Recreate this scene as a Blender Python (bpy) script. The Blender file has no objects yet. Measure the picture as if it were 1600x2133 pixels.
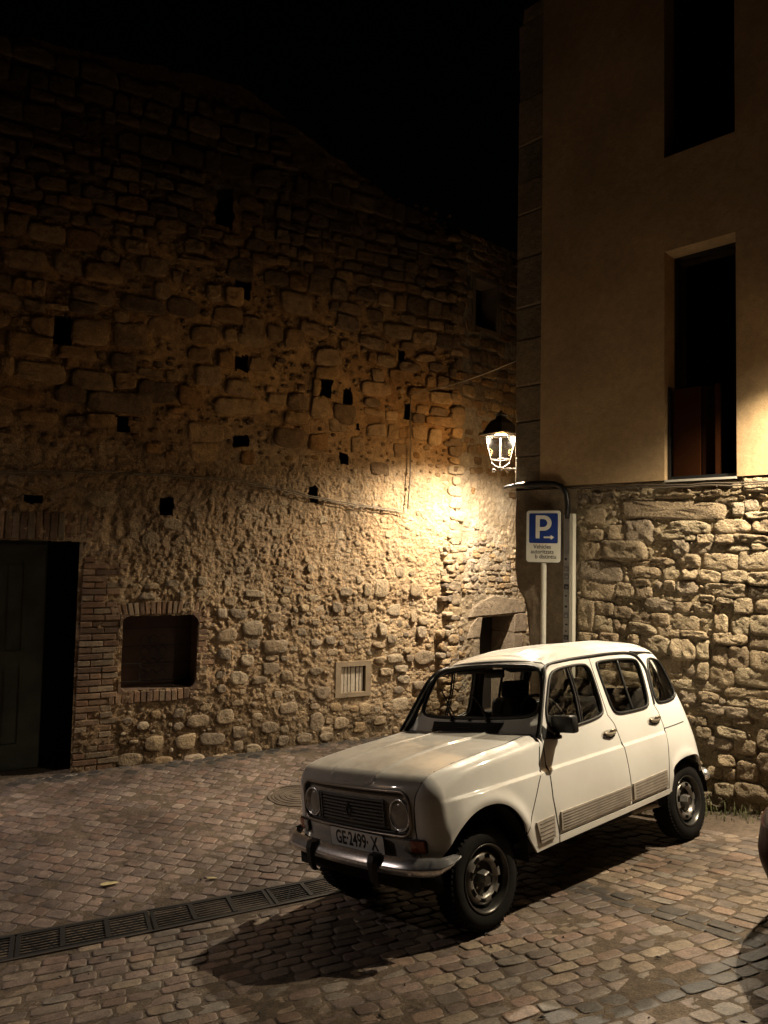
import bpy, bmesh, math, random
import numpy as np
from mathutils import Vector, Matrix, noise
from mathutils.geometry import delaunay_2d_cdt

scene = bpy.context.scene
COL = scene.collection
rnd = random.Random(7)
RNG = np.random.default_rng(11)

# ------------------------------------------------------------------ camera
cam_data = bpy.data.cameras.new('camera')
cam = bpy.data.objects.new('camera', cam_data)
COL.objects.link(cam)
cam_data.sensor_fit = 'VERTICAL'
cam_data.sensor_height = 24.0
cam_data.lens = 24.0 * 1524.0 / 2133.0
cam_data.clip_start = 0.05
cam_data.clip_end = 500.0
UPC = np.array([.0195, .053, 0.0]); UPC[2] = math.sqrt(1 - UPC @ UPC)
YW = np.array([0, 1.0, 0]) - UPC * UPC[1]; YW /= np.linalg.norm(YW)
XW = np.cross(YW, UPC)
WC = np.stack([XW, YW, UPC])
CAMH = 2.2
cam.matrix_world = Matrix(((WC[0, 0], WC[0, 2], -WC[0, 1], 0), (WC[1, 0], WC[1, 2], -WC[1, 1], 0),
                           (WC[2, 0], WC[2, 2], -WC[2, 1], CAMH), (0, 0, 0, 1)))
scene.camera = cam

# ------------------------------------------------------------------ night sky
world = bpy.data.worlds.new('World')
scene.world = world
world.use_nodes = True
wn = world.node_tree
sky = wn.nodes.new('ShaderNodeTexSky')
sky.sky_type = 'NISHITA'
sky.sun_disc = False
sky.sun_elevation = math.radians(1.0)
sky.sun_rotation = math.radians(200)
wn.nodes['Background'].inputs['Strength'].default_value = 0.00025
wn.links.new(sky.outputs[0], wn.nodes['Background'].inputs['Color'])

# ------------------------------------------------------------------ exposure
vs = scene.view_settings
vs.view_transform = 'Standard'
vs.look = 'None'
vs.gamma = 1.0
vs.use_curve_mapping = False
vs.exposure = 0.28
scene.render.engine = 'CYCLES'
scene.cycles.use_denoising = True
scene.cycles.max_bounces = 6
scene.cycles.diffuse_bounces = 2
scene.cycles.glossy_bounces = 3
scene.cycles.transmission_bounces = 6
scene.cycles.transparent_max_bounces = 12
scene.cycles.sample_clamp_indirect = 4.0
scene.cycles.caustics_reflective = False
scene.cycles.caustics_refractive = False

# lamp settings (the lamps themselves sit inside the three street lanterns)
LAMP_A = dict(power=1500.0, color=(1.0, 0.84, 0.65), size=math.radians(161), blend=0.62)
LAMP_B = dict(power=2150.0, color=(1.0, 0.83, 0.61), size=math.radians(142), blend=1.0)
LAMP_C = dict(power=760.0, color=(1.0, 0.83, 0.78), size=math.radians(150), blend=0.8)
# the same lanterns' glow through their glass, upwards and sideways
GLOW_A, GLOW_B, GLOW_C = 30.0, 3.0, .4

# ------------------------------------------------------------------ helpers
def project(q):
    q = np.asarray(q, float)
    c = (q - np.array([0, 0, CAMH])) @ WC
    d = np.maximum(c[..., 1], 1e-3)
    return 800 + 1524 * c[..., 0] / d, 1066.5 - 1524 * c[..., 2] / d, c[..., 1]

CAR_SIL = np.array([(610, 1640), (640, 1590), (720, 1545), (850, 1510), (905, 1390), (985, 1352), (1120, 1335), (1310, 1336),
                    (1372, 1362), (1440, 1500), (1478, 1600), (1470, 1700), (1430, 1745), (1290, 1740), (1100, 1850), (1060, 1930), (1000, 1930), (930, 1830), (700, 1850), (640, 1790), (610, 1740)], float)

def in_poly(px, py, poly):
    px = np.asarray(px, float); py = np.asarray(py, float)
    ins = np.zeros(px.shape, bool)
    x0, y0 = poly[:, 0], poly[:, 1]
    x1, y1 = np.roll(x0, -1), np.roll(y0, -1)
    for a, b, c, d in zip(x0, y0, x1, y1):
        if b == d:
            continue
        cond = ((b > py) != (d > py)) & (px < (c - a) * (py - b) / (d - b) + a)
        ins ^= cond
    return ins

def smooth01(a, b, x):
    t = np.clip((x - a) / (b - a), 0, 1)
    return t * t * (3 - 2 * t)

_lat = {}
def vnoise(u, v, seed=0):
    key = seed
    if key not in _lat:
        _lat[key] = np.random.default_rng(1000 + seed).random((256, 256))
    L = _lat[key]
    iu = np.floor(u).astype(int); iv = np.floor(v).astype(int)
    fu = u - iu; fv = v - iv
    fu = fu * fu * (3 - 2 * fu); fv = fv * fv * (3 - 2 * fv)
    a = L[iu % 256, iv % 256]; b = L[(iu + 1) % 256, iv % 256]
    c = L[iu % 256, (iv + 1) % 256]; d = L[(iu + 1) % 256, (iv + 1) % 256]
    return (a * (1 - fu) + b * fu) * (1 - fv) + (c * (1 - fu) + d * fu) * fv

def fbm(u, v, octs=4, seed=0):
    s = 0; a = 1.0; t = 0
    for k in range(octs):
        s = s + a * (vnoise(u * 2 ** k + 13.7 * k, v * 2 ** k + 7.3 * k, seed + k) - .5)
        t += a; a *= .55
    return s / t * 2

def worley(u, v, seed=0):
    key = ('w', seed)
    if key not in _lat:
        _lat[key] = np.random.default_rng(5000 + seed).random((128, 128, 3))
    L = _lat[key]
    iu = np.floor(u).astype(int); iv = np.floor(v).astype(int)
    d1 = np.full(u.shape, 9.0); hid = np.zeros(u.shape)
    for du in (-1, 0, 1):
        for dv in (-1, 0, 1):
            J = L[(iu + du) % 128, (iv + dv) % 128]
            d = np.hypot(iu + du + J[..., 0] - u, iv + dv + J[..., 1] - v)
            m = d < d1
            d1 = np.where(m, d, d1); hid = np.where(m, J[..., 2], hid)
    return d1, hid

def mesh_from(name, V, Fc, mat=None, smooth=True, tint=None, nors=None):
    me = bpy.data.meshes.new(name)
    V = np.asarray(V, dtype=np.float32).reshape(-1, 3)
    me.vertices.add(len(V)); me.vertices.foreach_set('co', V.ravel())
    lens = np.fromiter((len(f) for f in Fc), dtype=np.int32, count=len(Fc))
    loops = np.fromiter((i for f in Fc for i in f), dtype=np.int32, count=int(lens.sum()))
    starts = np.zeros(len(Fc), dtype=np.int32)
    if len(Fc):
        starts[1:] = np.cumsum(lens)[:-1]
    me.loops.add(len(loops)); me.loops.foreach_set('vertex_index', loops)
    me.polygons.add(len(Fc)); me.polygons.foreach_set('loop_start', starts)
    me.polygons.foreach_set('use_smooth', np.full(len(Fc), smooth, dtype=bool))
    if mat is not None:
        me.materials.append(mat)
    me.update(calc_edges=True)
    me.validate(verbose=False)
    if tint is not None:
        t = np.asarray(tint, dtype=np.float32)
        if t.ndim == 1:
            t = np.tile(t[None, :], (len(V), 1))
        rgba = np.ones((len(V), 4), dtype=np.float32); rgba[:, :3] = t[:, :3]
        at = me.attributes.new('tint', 'FLOAT_COLOR', 'POINT')
        at.data.foreach_set('color', rgba.ravel())
    if nors is not None:
        me.normals_split_custom_set_from_vertices([tuple(n) for n in nors])
    return me

def add(name, me, parent=None, **props):
    o = bpy.data.objects.new(name, me)
    COL.objects.link(o)
    if parent is not None:
        o.parent = parent
    for k, v in props.items():
        o[k] = v
    return o

def empty(name, label=None, cat=None, loc=(0, 0, 0), rot=None, group=None, kind=None):
    o = bpy.data.objects.new(name, None)
    o.empty_display_size = .1
    COL.objects.link(o)
    o.location = loc
    if rot is not None:
        o.rotation_euler = rot
    if label: o['label'] = label
    if cat: o['category'] = cat
    if group: o['group'] = group
    if kind: o['kind'] = kind
    return o

class MB:
    """collects simple shapes and links them as one mesh object"""
    def __init__(self):
        self.V = []; self.F = []
    def raw(self, V, F):
        b = len(self.V)
        self.V += [tuple(map(float, v)) for v in V]
        self.F += [tuple(i + b for i in f) for f in F]
        return self
    def box(self, c, s, rot=None, bev=0.0):
        hx, hy, hz = s[0] / 2, s[1] / 2, s[2] / 2
        if bev > 0:
            bm = bmesh.new()
            bmesh.ops.create_cube(bm, size=1.0, matrix=Matrix.Diagonal((s[0], s[1], s[2], 1)))
            bmesh.ops.bevel(bm, geom=list(bm.edges), offset=bev, segments=2, affect='EDGES', profile=.5)
            V = [v.co.copy() for v in bm.verts]; bm.verts.index_update()
            F = [[v.index for v in f.verts] for f in bm.faces]
            bm.free()
        else:
            V = [Vector((x, y, z)) for x in (-hx, hx) for y in (-hy, hy) for z in (-hz, hz)]
            F = [(0, 1, 3, 2), (4, 6, 7, 5), (0, 4, 5, 1), (2, 3, 7, 6), (0, 2, 6, 4), (1, 5, 7, 3)]
        M = rot.to_3x3() if rot is not None else Matrix.Identity(3)
        c = Vector(c)
        return self.raw([tuple(M @ Vector(v) + c) for v in V], F)
    def tube(self, pts, r, n=8, closed=False, cap=True, flat=None):
        pts = [Vector(p) for p in pts]
        m = len(pts)
        rs = r if hasattr(r, '__len__') else [r] * m
        rings = []
        prev = None
        for i, p in enumerate(pts):
            if closed:
                t = pts[(i + 1) % m] - pts[i - 1]
            else:
                t = pts[min(i + 1, m - 1)] - pts[max(i - 1, 0)]
            if t.length < 1e-9:
                t = Vector((0, 0, 1))
            t.normalize()
            if prev is None:
                ref = Vector((0, 0, 1)) if abs(t.z) < .9 else Vector((1, 0, 0))
                a = t.cross(ref).normalized()
            else:
                a = (prev - t * prev.dot(t))
                a = a.normalized() if a.length > 1e-6 else t.orthogonal().normalized()
            prev = a
            b = t.cross(a)
            rings.append([p + (a * math.cos(2 * math.pi * k / n) + b * math.sin(2 * math.pi * k / n)) * rs[i] for k in range(n)])
        V = [v for ring in rings for v in ring]
        F = []
        for i in range(m if closed else m - 1):
            j = (i + 1) % m
            for k in range(n):
                l = (k + 1) % n
                F.append((i * n + k, i * n + l, j * n + l, j * n + k))
        if cap and not closed:
            F.append(tuple(range(n - 1, -1, -1)))
            F.append(tuple((m - 1) * n + k for k in range(n)))
        return self.raw(V, F)
    def lathe(self, prof, n=32, M=None):
        """profile (r, z) round the local z axis"""
        V = []; F = []
        for r, z in prof:
            for k in range(n):
                a = 2 * math.pi * k / n
                V.append(Vector((r * math.cos(a), r * math.sin(a), z)))
        for i in range(len(prof) - 1):
            for k in range(n):
                l = (k + 1) % n
                F.append((i * n + k, i * n + l, (i + 1) * n + l, (i + 1) * n + k))
        if M is not None:
            V = [M @ v for v in V]
        return self.raw([tuple(v) for v in V], F)
    def prism(self, poly, h, M=None):
        """2-D polygon (CCW) in local xy extruded from z=0 to z=h"""
        n = len(poly)
        V = [Vector((x, y, 0)) for x, y in poly] + [Vector((x, y, h)) for x, y in poly]
        F = [tuple(range(n - 1, -1, -1)), tuple(range(n, 2 * n))] + [(i, (i + 1) % n, n + (i + 1) % n, n + i) for i in range(n)]
        if M is not None:
            V = [M @ v for v in V]
        return self.raw([tuple(v) for v in V], F)
    def build(self, name, mat, parent=None, smooth=False, tint=None, auto=None, **props):
        me = mesh_from(name, self.V, self.F, mat, smooth=smooth, tint=tint)
        o = add(name, me, parent, **props)
        if auto:
            bm = bmesh.new(); bm.from_mesh(me)
            bmesh.ops.recalc_face_normals(bm, faces=bm.faces)
            for e in bm.edges:
                e.smooth = not (len(e.link_faces) == 2 and e.calc_face_angle(0) > math.radians(auto))
            for f in bm.faces: f.smooth = True
            bm.to_mesh(me); bm.free()
        return o

# ------------------------------------------------------------------ materials
def new_mat(name):
    m = bpy.data.materials.new(name); m.use_nodes = True
    nt = m.node_tree
    return m, nt, nt.nodes['Principled BSDF']

def N(nt, typ, **kw):
    n = nt.nodes.new(typ)
    for k, v in kw.items():
        setattr(n, k, v)
    return n

def simple(name, col, rough=.6, metal=0.0, coat=0.0, spec=.5, bump=0.0, bscale=60.0, var=0.0, vscale=6.0, emit=None, estr=0.0):
    m, nt, p = new_mat(name)
    p.inputs['Base Color'].default_value = (*col, 1)
    p.inputs['Roughness'].default_value = rough
    p.inputs['Metallic'].default_value = metal
    p.inputs['Coat Weight'].default_value = coat
    p.inputs['Coat Roughness'].default_value = .08
    p.inputs['Specular IOR Level'].default_value = spec
    tc = N(nt, 'ShaderNodeTexCoord')
    if var > 0:
        nz = N(nt, 'ShaderNodeTexNoise'); nz.inputs['Scale'].default_value = vscale; nz.inputs['Detail'].default_value = 6
        nt.links.new(tc.outputs['Object'], nz.inputs['Vector'])
        cr = N(nt, 'ShaderNodeValToRGB')
        cr.color_ramp.elements[0].position = .3; cr.color_ramp.elements[1].position = .7
        cr.color_ramp.elements[0].color = (*[c * (1 - var) for c in col], 1)
        cr.color_ramp.elements[1].color = (*[min(1, c * (1 + var)) for c in col], 1)
        nt.links.new(nz.outputs['Fac'], cr.inputs['Fac'])
        nt.links.new(cr.outputs[0], p.inputs['Base Color'])
    if bump > 0:
        nb = N(nt, 'ShaderNodeTexNoise'); nb.inputs['Scale'].default_value = bscale; nb.inputs['Detail'].default_value = 5
        nt.links.new(tc.outputs['Object'], nb.inputs['Vector'])
        bp = N(nt, 'ShaderNodeBump'); bp.inputs['Distance'].default_value = bump; bp.inputs['Strength'].default_value = 1.0
        nt.links.new(nb.outputs['Fac'], bp.inputs['Height'])
        nt.links.new(bp.outputs[0], p.inputs['Normal'])
    if emit:
        p.inputs['Emission Color'].default_value = (*emit, 1)
        p.inputs['Emission Strength'].default_value = estr
    return m

def stone_mat(name, rough=.92, bumps=((9, .020), (34, .010), (130, .004)), mottle=.35, pits=0.0, spec=.25, use_tint=True, base=(.3, .25, .18), broad=(.8, 1.2), bsc=2.1):
    """procedural masonry: tint attribute x mottling, several scales of relief"""
    m, nt, p = new_mat(name)
    p.inputs['Roughness'].default_value = rough
    p.inputs['Specular IOR Level'].default_value = spec
    geo = N(nt, 'ShaderNodeNewGeometry')
    n1 = N(nt, 'ShaderNodeTexNoise'); n1.inputs['Scale'].default_value = 14; n1.inputs['Detail'].default_value = 8; n1.inputs['Roughness'].default_value = .65
    nt.links.new(geo.outputs['Position'], n1.inputs['Vector'])
    n2 = N(nt, 'ShaderNodeTexNoise'); n2.inputs['Scale'].default_value = bsc; n2.inputs['Detail'].default_value = 4
    nt.links.new(geo.outputs['Position'], n2.inputs['Vector'])
    mr = N(nt, 'ShaderNodeMapRange'); mr.inputs['From Min'].default_value = .3; mr.inputs['From Max'].default_value = .7
    mr.inputs['To Min'].default_value = 1 - mottle; mr.inputs['To Max'].default_value = 1 + mottle
    nt.links.new(n1.outputs['Fac'], mr.inputs['Value'])
    mr2 = N(nt, 'ShaderNodeMapRange'); mr2.inputs['From Min'].default_value = .3; mr2.inputs['From Max'].default_value = .7
    mr2.inputs['To Min'].default_value = broad[0]; mr2.inputs['To Max'].default_value = broad[1]
    nt.links.new(n2.outputs['Fac'], mr2.inputs['Value'])
    mul = N(nt, 'ShaderNodeMath', operation='MULTIPLY')
    nt.links.new(mr.outputs[0], mul.inputs[0]); nt.links.new(mr2.outputs[0], mul.inputs[1])
    n3 = N(nt, 'ShaderNodeTexNoise'); n3.inputs['Scale'].default_value = 95; n3.inputs['Detail'].default_value = 3
    nt.links.new(geo.outputs['Position'], n3.inputs['Vector'])
    mr3 = N(nt, 'ShaderNodeMapRange'); mr3.inputs['From Min'].default_value = .35; mr3.inputs['From Max'].default_value = .65
    mr3.inputs['To Min'].default_value = 1 - mottle * .7; mr3.inputs['To Max'].default_value = 1 + mottle * .7
    nt.links.new(n3.outputs['Fac'], mr3.inputs['Value'])
    mul2 = N(nt, 'ShaderNodeMath', operation='MULTIPLY'); nt.links.new(mul.outputs[0], mul2.inputs[0]); nt.links.new(mr3.outputs[0], mul2.inputs[1]); mul = mul2
    vm = N(nt, 'ShaderNodeVectorMath', operation='SCALE')
    if use_tint:
        at = N(nt, 'ShaderNodeAttribute'); at.attribute_name = 'tint'
        nt.links.new(at.outputs['Color'], vm.inputs[0])
    else:
        vm.inputs[0].default_value = base
    nt.links.new(mul.outputs[0], vm.inputs['Scale'])
    nt.links.new(vm.outputs[0], p.inputs['Base Color'])
    prev = None
    for sc, dist in bumps:
        nb = N(nt, 'ShaderNodeTexNoise'); nb.inputs['Scale'].default_value = sc; nb.inputs['Detail'].default_value = 4; nb.inputs['Roughness'].default_value = .6
        nt.links.new(geo.outputs['Position'], nb.inputs['Vector'])
        bp = N(nt, 'ShaderNodeBump'); bp.inputs['Distance'].default_value = dist; bp.inputs['Strength'].default_value = 1
        nt.links.new(nb.outputs['Fac'], bp.inputs['Height'])
        if prev is not None: nt.links.new(prev.outputs[0], bp.inputs['Normal'])
        prev = bp
    if pits > 0:
        vo = N(nt, 'ShaderNodeTexVoronoi'); vo.inputs['Scale'].default_value = 55
        nt.links.new(geo.outputs['Position'], vo.inputs['Vector'])
        bp = N(nt, 'ShaderNodeBump'); bp.inputs['Distance'].default_value = pits; bp.inputs['Strength'].default_value = 1
        nt.links.new(vo.outputs['Distance'], bp.inputs['Height'])
        nt.links.new(prev.outputs[0], bp.inputs['Normal']); prev = bp
    nt.links.new(prev.outputs[0], p.inputs['Normal'])
    return m

def glass_mat(name, tint=(.75, .78, .78), gloss=1.0, rough=.02):
    m, nt, p = new_mat(name)
    out = nt.nodes['Material Output']
    tr = N(nt, 'ShaderNodeBsdfTransparent'); tr.inputs['Color'].default_value = (*tint, 1)
    gl = N(nt, 'ShaderNodeBsdfGlossy'); gl.inputs['Roughness'].default_value = rough
    gl.inputs['Color'].default_value = (gloss, gloss, gloss, 1)
    fr = N(nt, 'ShaderNodeFresnel')
    gb = N(nt, 'ShaderNodeNewGeometry')                   # same reflectance seen from either side of a pane
    im = N(nt, 'ShaderNodeMapRange'); im.inputs['To Min'].default_value = 1.5; im.inputs['To Max'].default_value = 1 / 1.5
    nt.links.new(gb.outputs['Backfacing'], im.inputs['Value']); nt.links.new(im.outputs[0], fr.inputs['IOR'])
    mx = N(nt, 'ShaderNodeMixShader')
    nt.links.new(fr.outputs[0], mx.inputs[0]); nt.links.new(tr.outputs[0], mx.inputs[1]); nt.links.new(gl.outputs[0], mx.inputs[2])
    nt.links.new(mx.outputs[0], out.inputs['Surface'])
    nt.nodes.remove(p)
    return m

MAT = {}
MAT['mortar'] = stone_mat('lime_mortar', bumps=((8, .025), (28, .022), (75, .014), (200, .006)), mottle=.34, pits=.005)
MAT['stone'] = stone_mat('rubble_stone', bumps=((12, .026), (45, .016), (140, .008)), mottle=.3)
MAT['stone_r'] = stone_mat('weathered_stone', bumps=((14, .034), (48, .022), (140, .012)), mottle=.22, pits=.006)
MAT['core_r'] = stone_mat('joint_mortar', bumps=((20, .03), (60, .012), (160, .005)), mottle=.3)
MAT['brick'] = stone_mat('old_brick', bumps=((40, .006), (140, .003)), mottle=.3)
MAT['sett'] = stone_mat('granite_sett', rough=.52, bumps=((22, .005), (90, .003), (260, .0015)), mottle=.38, spec=.45, broad=(.50, 1.22), bsc=1.25)
MAT['joint'] = stone_mat('sand_joint', rough=.9, bumps=((30, .012), (110, .006)), mottle=.4, use_tint=False, base=(.115, .088, .064), broad=(.5, 1.2), bsc=1.25)
MAT['render'] = stone_mat('smooth_render', rough=.9, bumps=((2.5, .012), (35, .003), (120, .0035), (330, .0016)), mottle=.14, use_tint=False, base=(.48, .335, .185), broad=(.74, 1.18), bsc=.9)
MAT['plaster'] = stone_mat('stained_plaster', rough=.9, bumps=((6, .012), (40, .004), (180, .0015)), mottle=.25, use_tint=False, base=(.22, .175, .12))
MAT['quoin'] = stone_mat('quoin_stone', bumps=((12, .022), (50, .014), (160, .006)), mottle=.25)
MAT['iron'] = simple('black_iron', (.02, .02, .02), rough=.45, metal=.6)
MAT['void'] = simple('dark_void', (.004, .004, .004), rough=1)
MAT['galv'] = simple('galvanised_steel', (.42, .42, .40), rough=.45, metal=.7, var=.15, vscale=14, bump=.001)
MAT['lampglass'] = glass_mat('lantern_glass', (.95, .95, .93), gloss=.12, rough=.15)

# ------------------------------------------------------------------ ground
CAR_M = np.array([[-.769909, .629844, -.102654], [-.63809, -.757524, .137833], [.00905, .171621, .985121]])
O_P = np.array([1.179098, 5.666536, -.119781]); N_P = np.array([-.10265, .13783, .98512])
CH_A = np.array([-2.28, 4.58]); CH_B = np.array([-.40, 5.42])
CH_D = (CH_B - CH_A) / np.linalg.norm(CH_B - CH_A); CH_N = np.array([-CH_D[1], CH_D[0]])
def ground_z(x, y):
    x = np.asarray(x, float); y = np.asarray(y, float)
    P = O_P[2] - (N_P[0] * (x - O_P[0]) + N_P[1] * (y - O_P[1])) / N_P[2]
    P = np.where(P > .3, .3 + .6 * np.tanh((P - .3) / .6), P)
    dist = (x - CH_A[0]) * CH_N[0] + (y - CH_A[1]) * CH_N[1]
    L = -.265 + .036 * np.clip(dist, -3, 8)
    k = .05
    m = np.maximum(P, L)
    return m + k * np.log(np.exp((P - m) / k) + np.exp((L - m) / k)) - k * .25

# ground sheet: fine where it is seen, coarse out to the horizon
def ground_axis(lo, hi, step, far):
    core = np.arange(lo, hi + 1e-6, step)
    out = [far * (i / 10) ** 2 for i in range(1, 11)]
    return np.concatenate([[lo - o for o in out][::-1], core, [hi + o for o in out]])
gx = ground_axis(-5, 6, .06, 70); gy = ground_axis(1.2, 11, .06, 70)
GX, GY = np.meshgrid(gx, gy, indexing='ij')
DCH = (GX - CH_A[0]) * CH_N[0] + (GY - CH_A[1]) * CH_N[1]
GZ = ground_z(GX, GY) - .0022 + .0056 * fbm(GX * 2.2, GY * 2.2, 4, 3) + .0004 * smooth01(.1, .5, DCH)
nx_, ny_ = GX.shape
idx = np.arange(nx_ * ny_).reshape(nx_, ny_)
gf = np.stack([idx[:-1, :-1], idx[1:, :-1], idx[1:, 1:], idx[:-1, 1:]], -1).reshape(-1, 4)
ground = add('ground', mesh_from('ground', np.stack([GX, GY, GZ], -1).reshape(-1, 3), gf.tolist(), MAT['joint']), kind='structure')
# ------------------------------------------------------------------ masonry
O_L = np.array([-3.19, 7.734, 0]); D_L = np.array([math.cos(math.radians(28)), math.sin(math.radians(28)), 0]); N_L = np.array([D_L[1], -D_L[0], 0])
O_F = np.array([.98, 9.951, 0]); D_F = np.array([math.cos(math.radians(42)), math.sin(math.radians(42)), 0]); N_F = np.array([D_F[1], -D_F[0], 0])
O_R = np.array([1.49, 8.324, 0]); D_R = np.array([.70313, -.71106, 0]); N_R = np.array([-.71106, -.70313, 0])
Z3 = np.array([0, 0, 1.0])

def wall_pt(W, s, z, off=0.0):
    O, D, Nn = W
    s = np.asarray(s, float)[..., None]; z = np.asarray(z, float)[..., None]; off = np.asarray(off, float)[..., None]
    return O + D * s + Z3 * z + Nn * off
WL, WF, WR = (O_L, D_L, N_L), (O_F, D_F, N_F), (O_R, D_R, N_R)

def wall_matrix(W, s, z, off=0.0):
    """local x along the wall, y out of the wall (towards the street), z up"""
    O, D, Nn = W
    p = O + D * s + Z3 * z + Nn * off
    return Matrix(((D[0], Nn[0], 0, p[0]), (D[1], Nn[1], 0, p[1]), (0, 0, 1, p[2]), (0, 0, 0, 1)))

def wall_sheet(W, ss, zz, hfn, cut, tint_fn, holes=(), ztop=None):
    S, Z = np.meshgrid(ss, zz, indexing='ij')
    if ztop is not None:
        zt = ztop(S[:, -1])
        Z = zz[0] + (Z - zz[0]) * ((zt - zz[0]) / (zz[-1] - zz[0]))[:, None]
    H = hfn(S, Z)
    V = wall_pt(W, S, Z, H).reshape(-1, 3)
    a, b = S.shape
    idx = np.arange(a * b).reshape(a, b)
    F = np.stack([idx[:-1, :-1], idx[1:, :-1], idx[1:, 1:], idx[:-1, 1:]], -1).reshape(-1, 4)
    sc = ((S[:-1, :-1] + S[1:, 1:]) / 2).ravel(); zc = ((Z[:-1, :-1] + Z[1:, 1:]) / 2).ravel()
    keep = ~cut(sc, zc)
    hole = np.zeros(len(sc), bool)
    for (hs, hz, hw, hh) in holes:
        js = .030 * fbm(sc * 9, zc * 9, 2, 77); jz = .034 * fbm(sc * 8, zc * 8, 2, 78)
        hole |= (np.abs(sc - hs + js) < hw / 2) & (np.abs(zc - hz + jz) < hh / 2)
    T = tint_fn(S, Z).reshape(-1, 3)
    F = F[keep & ~hole].tolist()
    V = V.tolist(); T = T.tolist()
    for (hs, hz, hw, hh) in holes:                       # a real pocket behind each putlog hole
        b0 = len(V)
        e = .035
        for off in (-.03, -.30):
            for ds, dz in ((-1, -1), (1, -1), (1, 1), (-1, 1)):
                V.append((W[0] + W[1] * (hs + ds * (hw / 2 + e)) + Z3 * (hz + dz * (hh / 2 + e)) + W[2] * off).tolist())
                T.append((.10, .08, .06))
        for k in range(4):
            l = (k + 1) % 4
            F.append((b0 + k, b0 + 4 + k, b0 + 4 + l, b0 + l))
        F.append((b0 + 4, b0 + 7, b0 + 6, b0 + 5))
    if ztop is not None:                                  # top of the wall, back over its thickness
        b0 = len(V)
        for i in range(a):
            q = wall_pt(W, S[i, -1], Z[i, -1] - .05, -.62)
            V.append(q.tolist()); T.append((.14, .11, .08))
        for i in range(a - 1):
            F.append((int(idx[i, -1]), int(idx[i + 1, -1]), b0 + i + 1, b0 + i))
    return np.array(V), F, np.array(T)

def stone_geo(W, s, z, w, h, proud, base=0.0, seed=0, sq=3.2, n=14, rough=.12, rot=None):
    r = random.Random(seed)
    V = []; F = []
    p = r.uniform(sq * .75, sq * 1.35)
    a0 = r.uniform(-.09, .09) if rot is None else rot
    wob = [r.uniform(-1, 1) for _ in range(6)]
    ca, sa = math.cos(a0), math.sin(a0)
    out = []
    for k in range(n):
        t = 2 * math.pi * k / n
        c, sn = math.cos(t), math.sin(t)
        x = math.copysign(abs(c) ** (2 / p), c); y = math.copysign(abs(sn) ** (2 / p), sn)
        f = 1 + rough * .55 * (wob[0] * math.sin(t + wob[1] * 3) + wob[2] * math.sin(2 * t + wob[3] * 3) * .8 + wob[4] * math.sin(3 * t + wob[5] * 3) * .6) + r.uniform(-.045, .045) * (1 + 3 * max(0, rough - .17))
        out.append((x * f * w / 2, y * f * h / 2))
    tx, ty = r.uniform(-.35, .35) * proud / max(w, .05), r.uniform(-.35, .35) * proud / max(h, .05)
    rings = ((1.0, None), (1.0, .1), (.97, .66), (.88, .93), (.64, 1.0), (.32, 1.0)) if n > 12 else ((1.0, None), (1.0, .1), (.93, .62), (.6, 1.0))
    for q, (sc, hh) in enumerate(rings):
        for (x, y) in out:
            x1, y1 = x * sc, y * sc
            if hh is None:
                d = base - .07
            else:
                nv = noise.noise(Vector((s * 3 + x1 * 14, z * 3 + y1 * 14, seed * .37)))
                n2 = noise.noise(Vector((s * 7 + x1 * 38, z * 7 + y1 * 38, seed * .61))) if n > 12 else 0
                d = base + proud * hh * (1 + ((.42 * nv + .24 * n2) if q > 1 else 0)) + (tx * x1 + ty * y1) * (1 if q > 1 else .2)
            V.append((x1 * ca - y1 * sa, x1 * sa + y1 * ca, d))
    V.append((0, 0, base + proud * (1.0 + .3 * noise.noise(Vector((s * 3, z * 3, seed * .37))))))
    for q in range(len(rings) - 1):
        for k in range(n):
            l = (k + 1) % n
            F.append((q * n + k, q * n + l, (q + 1) * n + l, (q + 1) * n + k))
    c = len(V) - 1; q = len(rings) - 1
    for k in range(n):
        F.append((q * n + k, q * n + (k + 1) % n, c))
    V = np.array(V)
    return wall_pt(W, s + V[:, 0], z + V[:, 1], V[:, 2]), F

def fill_stones(region, boxes, keepout, sizes, seed, gap=.012, cell=.01, extra=None):
    """packs smaller stones between the ones already set; returns (s, z, w, h)"""
    s0, s1, z0, z1 = region
    r = random.Random(seed)
    A = np.zeros((int((s1 - s0) / cell) + 1, int((z1 - z0) / cell) + 1), bool)
    def mark(s, z, w, h, g=gap * .5):
        i0 = int((s - w / 2 - g - s0) / cell); i1 = int((s + w / 2 + g - s0) / cell) + 1
        j0 = int((z - h / 2 - g - z0) / cell); j1 = int((z + h / 2 + g - z0) / cell) + 1
        return max(i0, 0), min(max(i1, 0), A.shape[0]), max(j0, 0), min(max(j1, 0), A.shape[1])
    for b in list(boxes) + list(keepout):
        i0, i1, j0, j1 = mark(*b, g=0)
        A[i0:i1, j0:j1] = True
    out = []
    for (wlo, whi, alo, ahi, tries) in sizes:
        for _ in range(tries):
            w = r.uniform(wlo, whi); h = w * r.uniform(alo, ahi)
            s = r.uniform(s0 + w / 2, s1 - w / 2); z = r.uniform(z0, z1 - h / 2)
            if extra and not extra(s, z, w, h): continue
            i0, i1, j0, j1 = mark(s, z, w, h)
            if i1 <= i0 or j1 <= j0 or A[i0:i1, j0:j1].any(): continue
            A[i0:i1, j0:j1] = True
            out.append((s, z, w, h))
    return out

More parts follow.
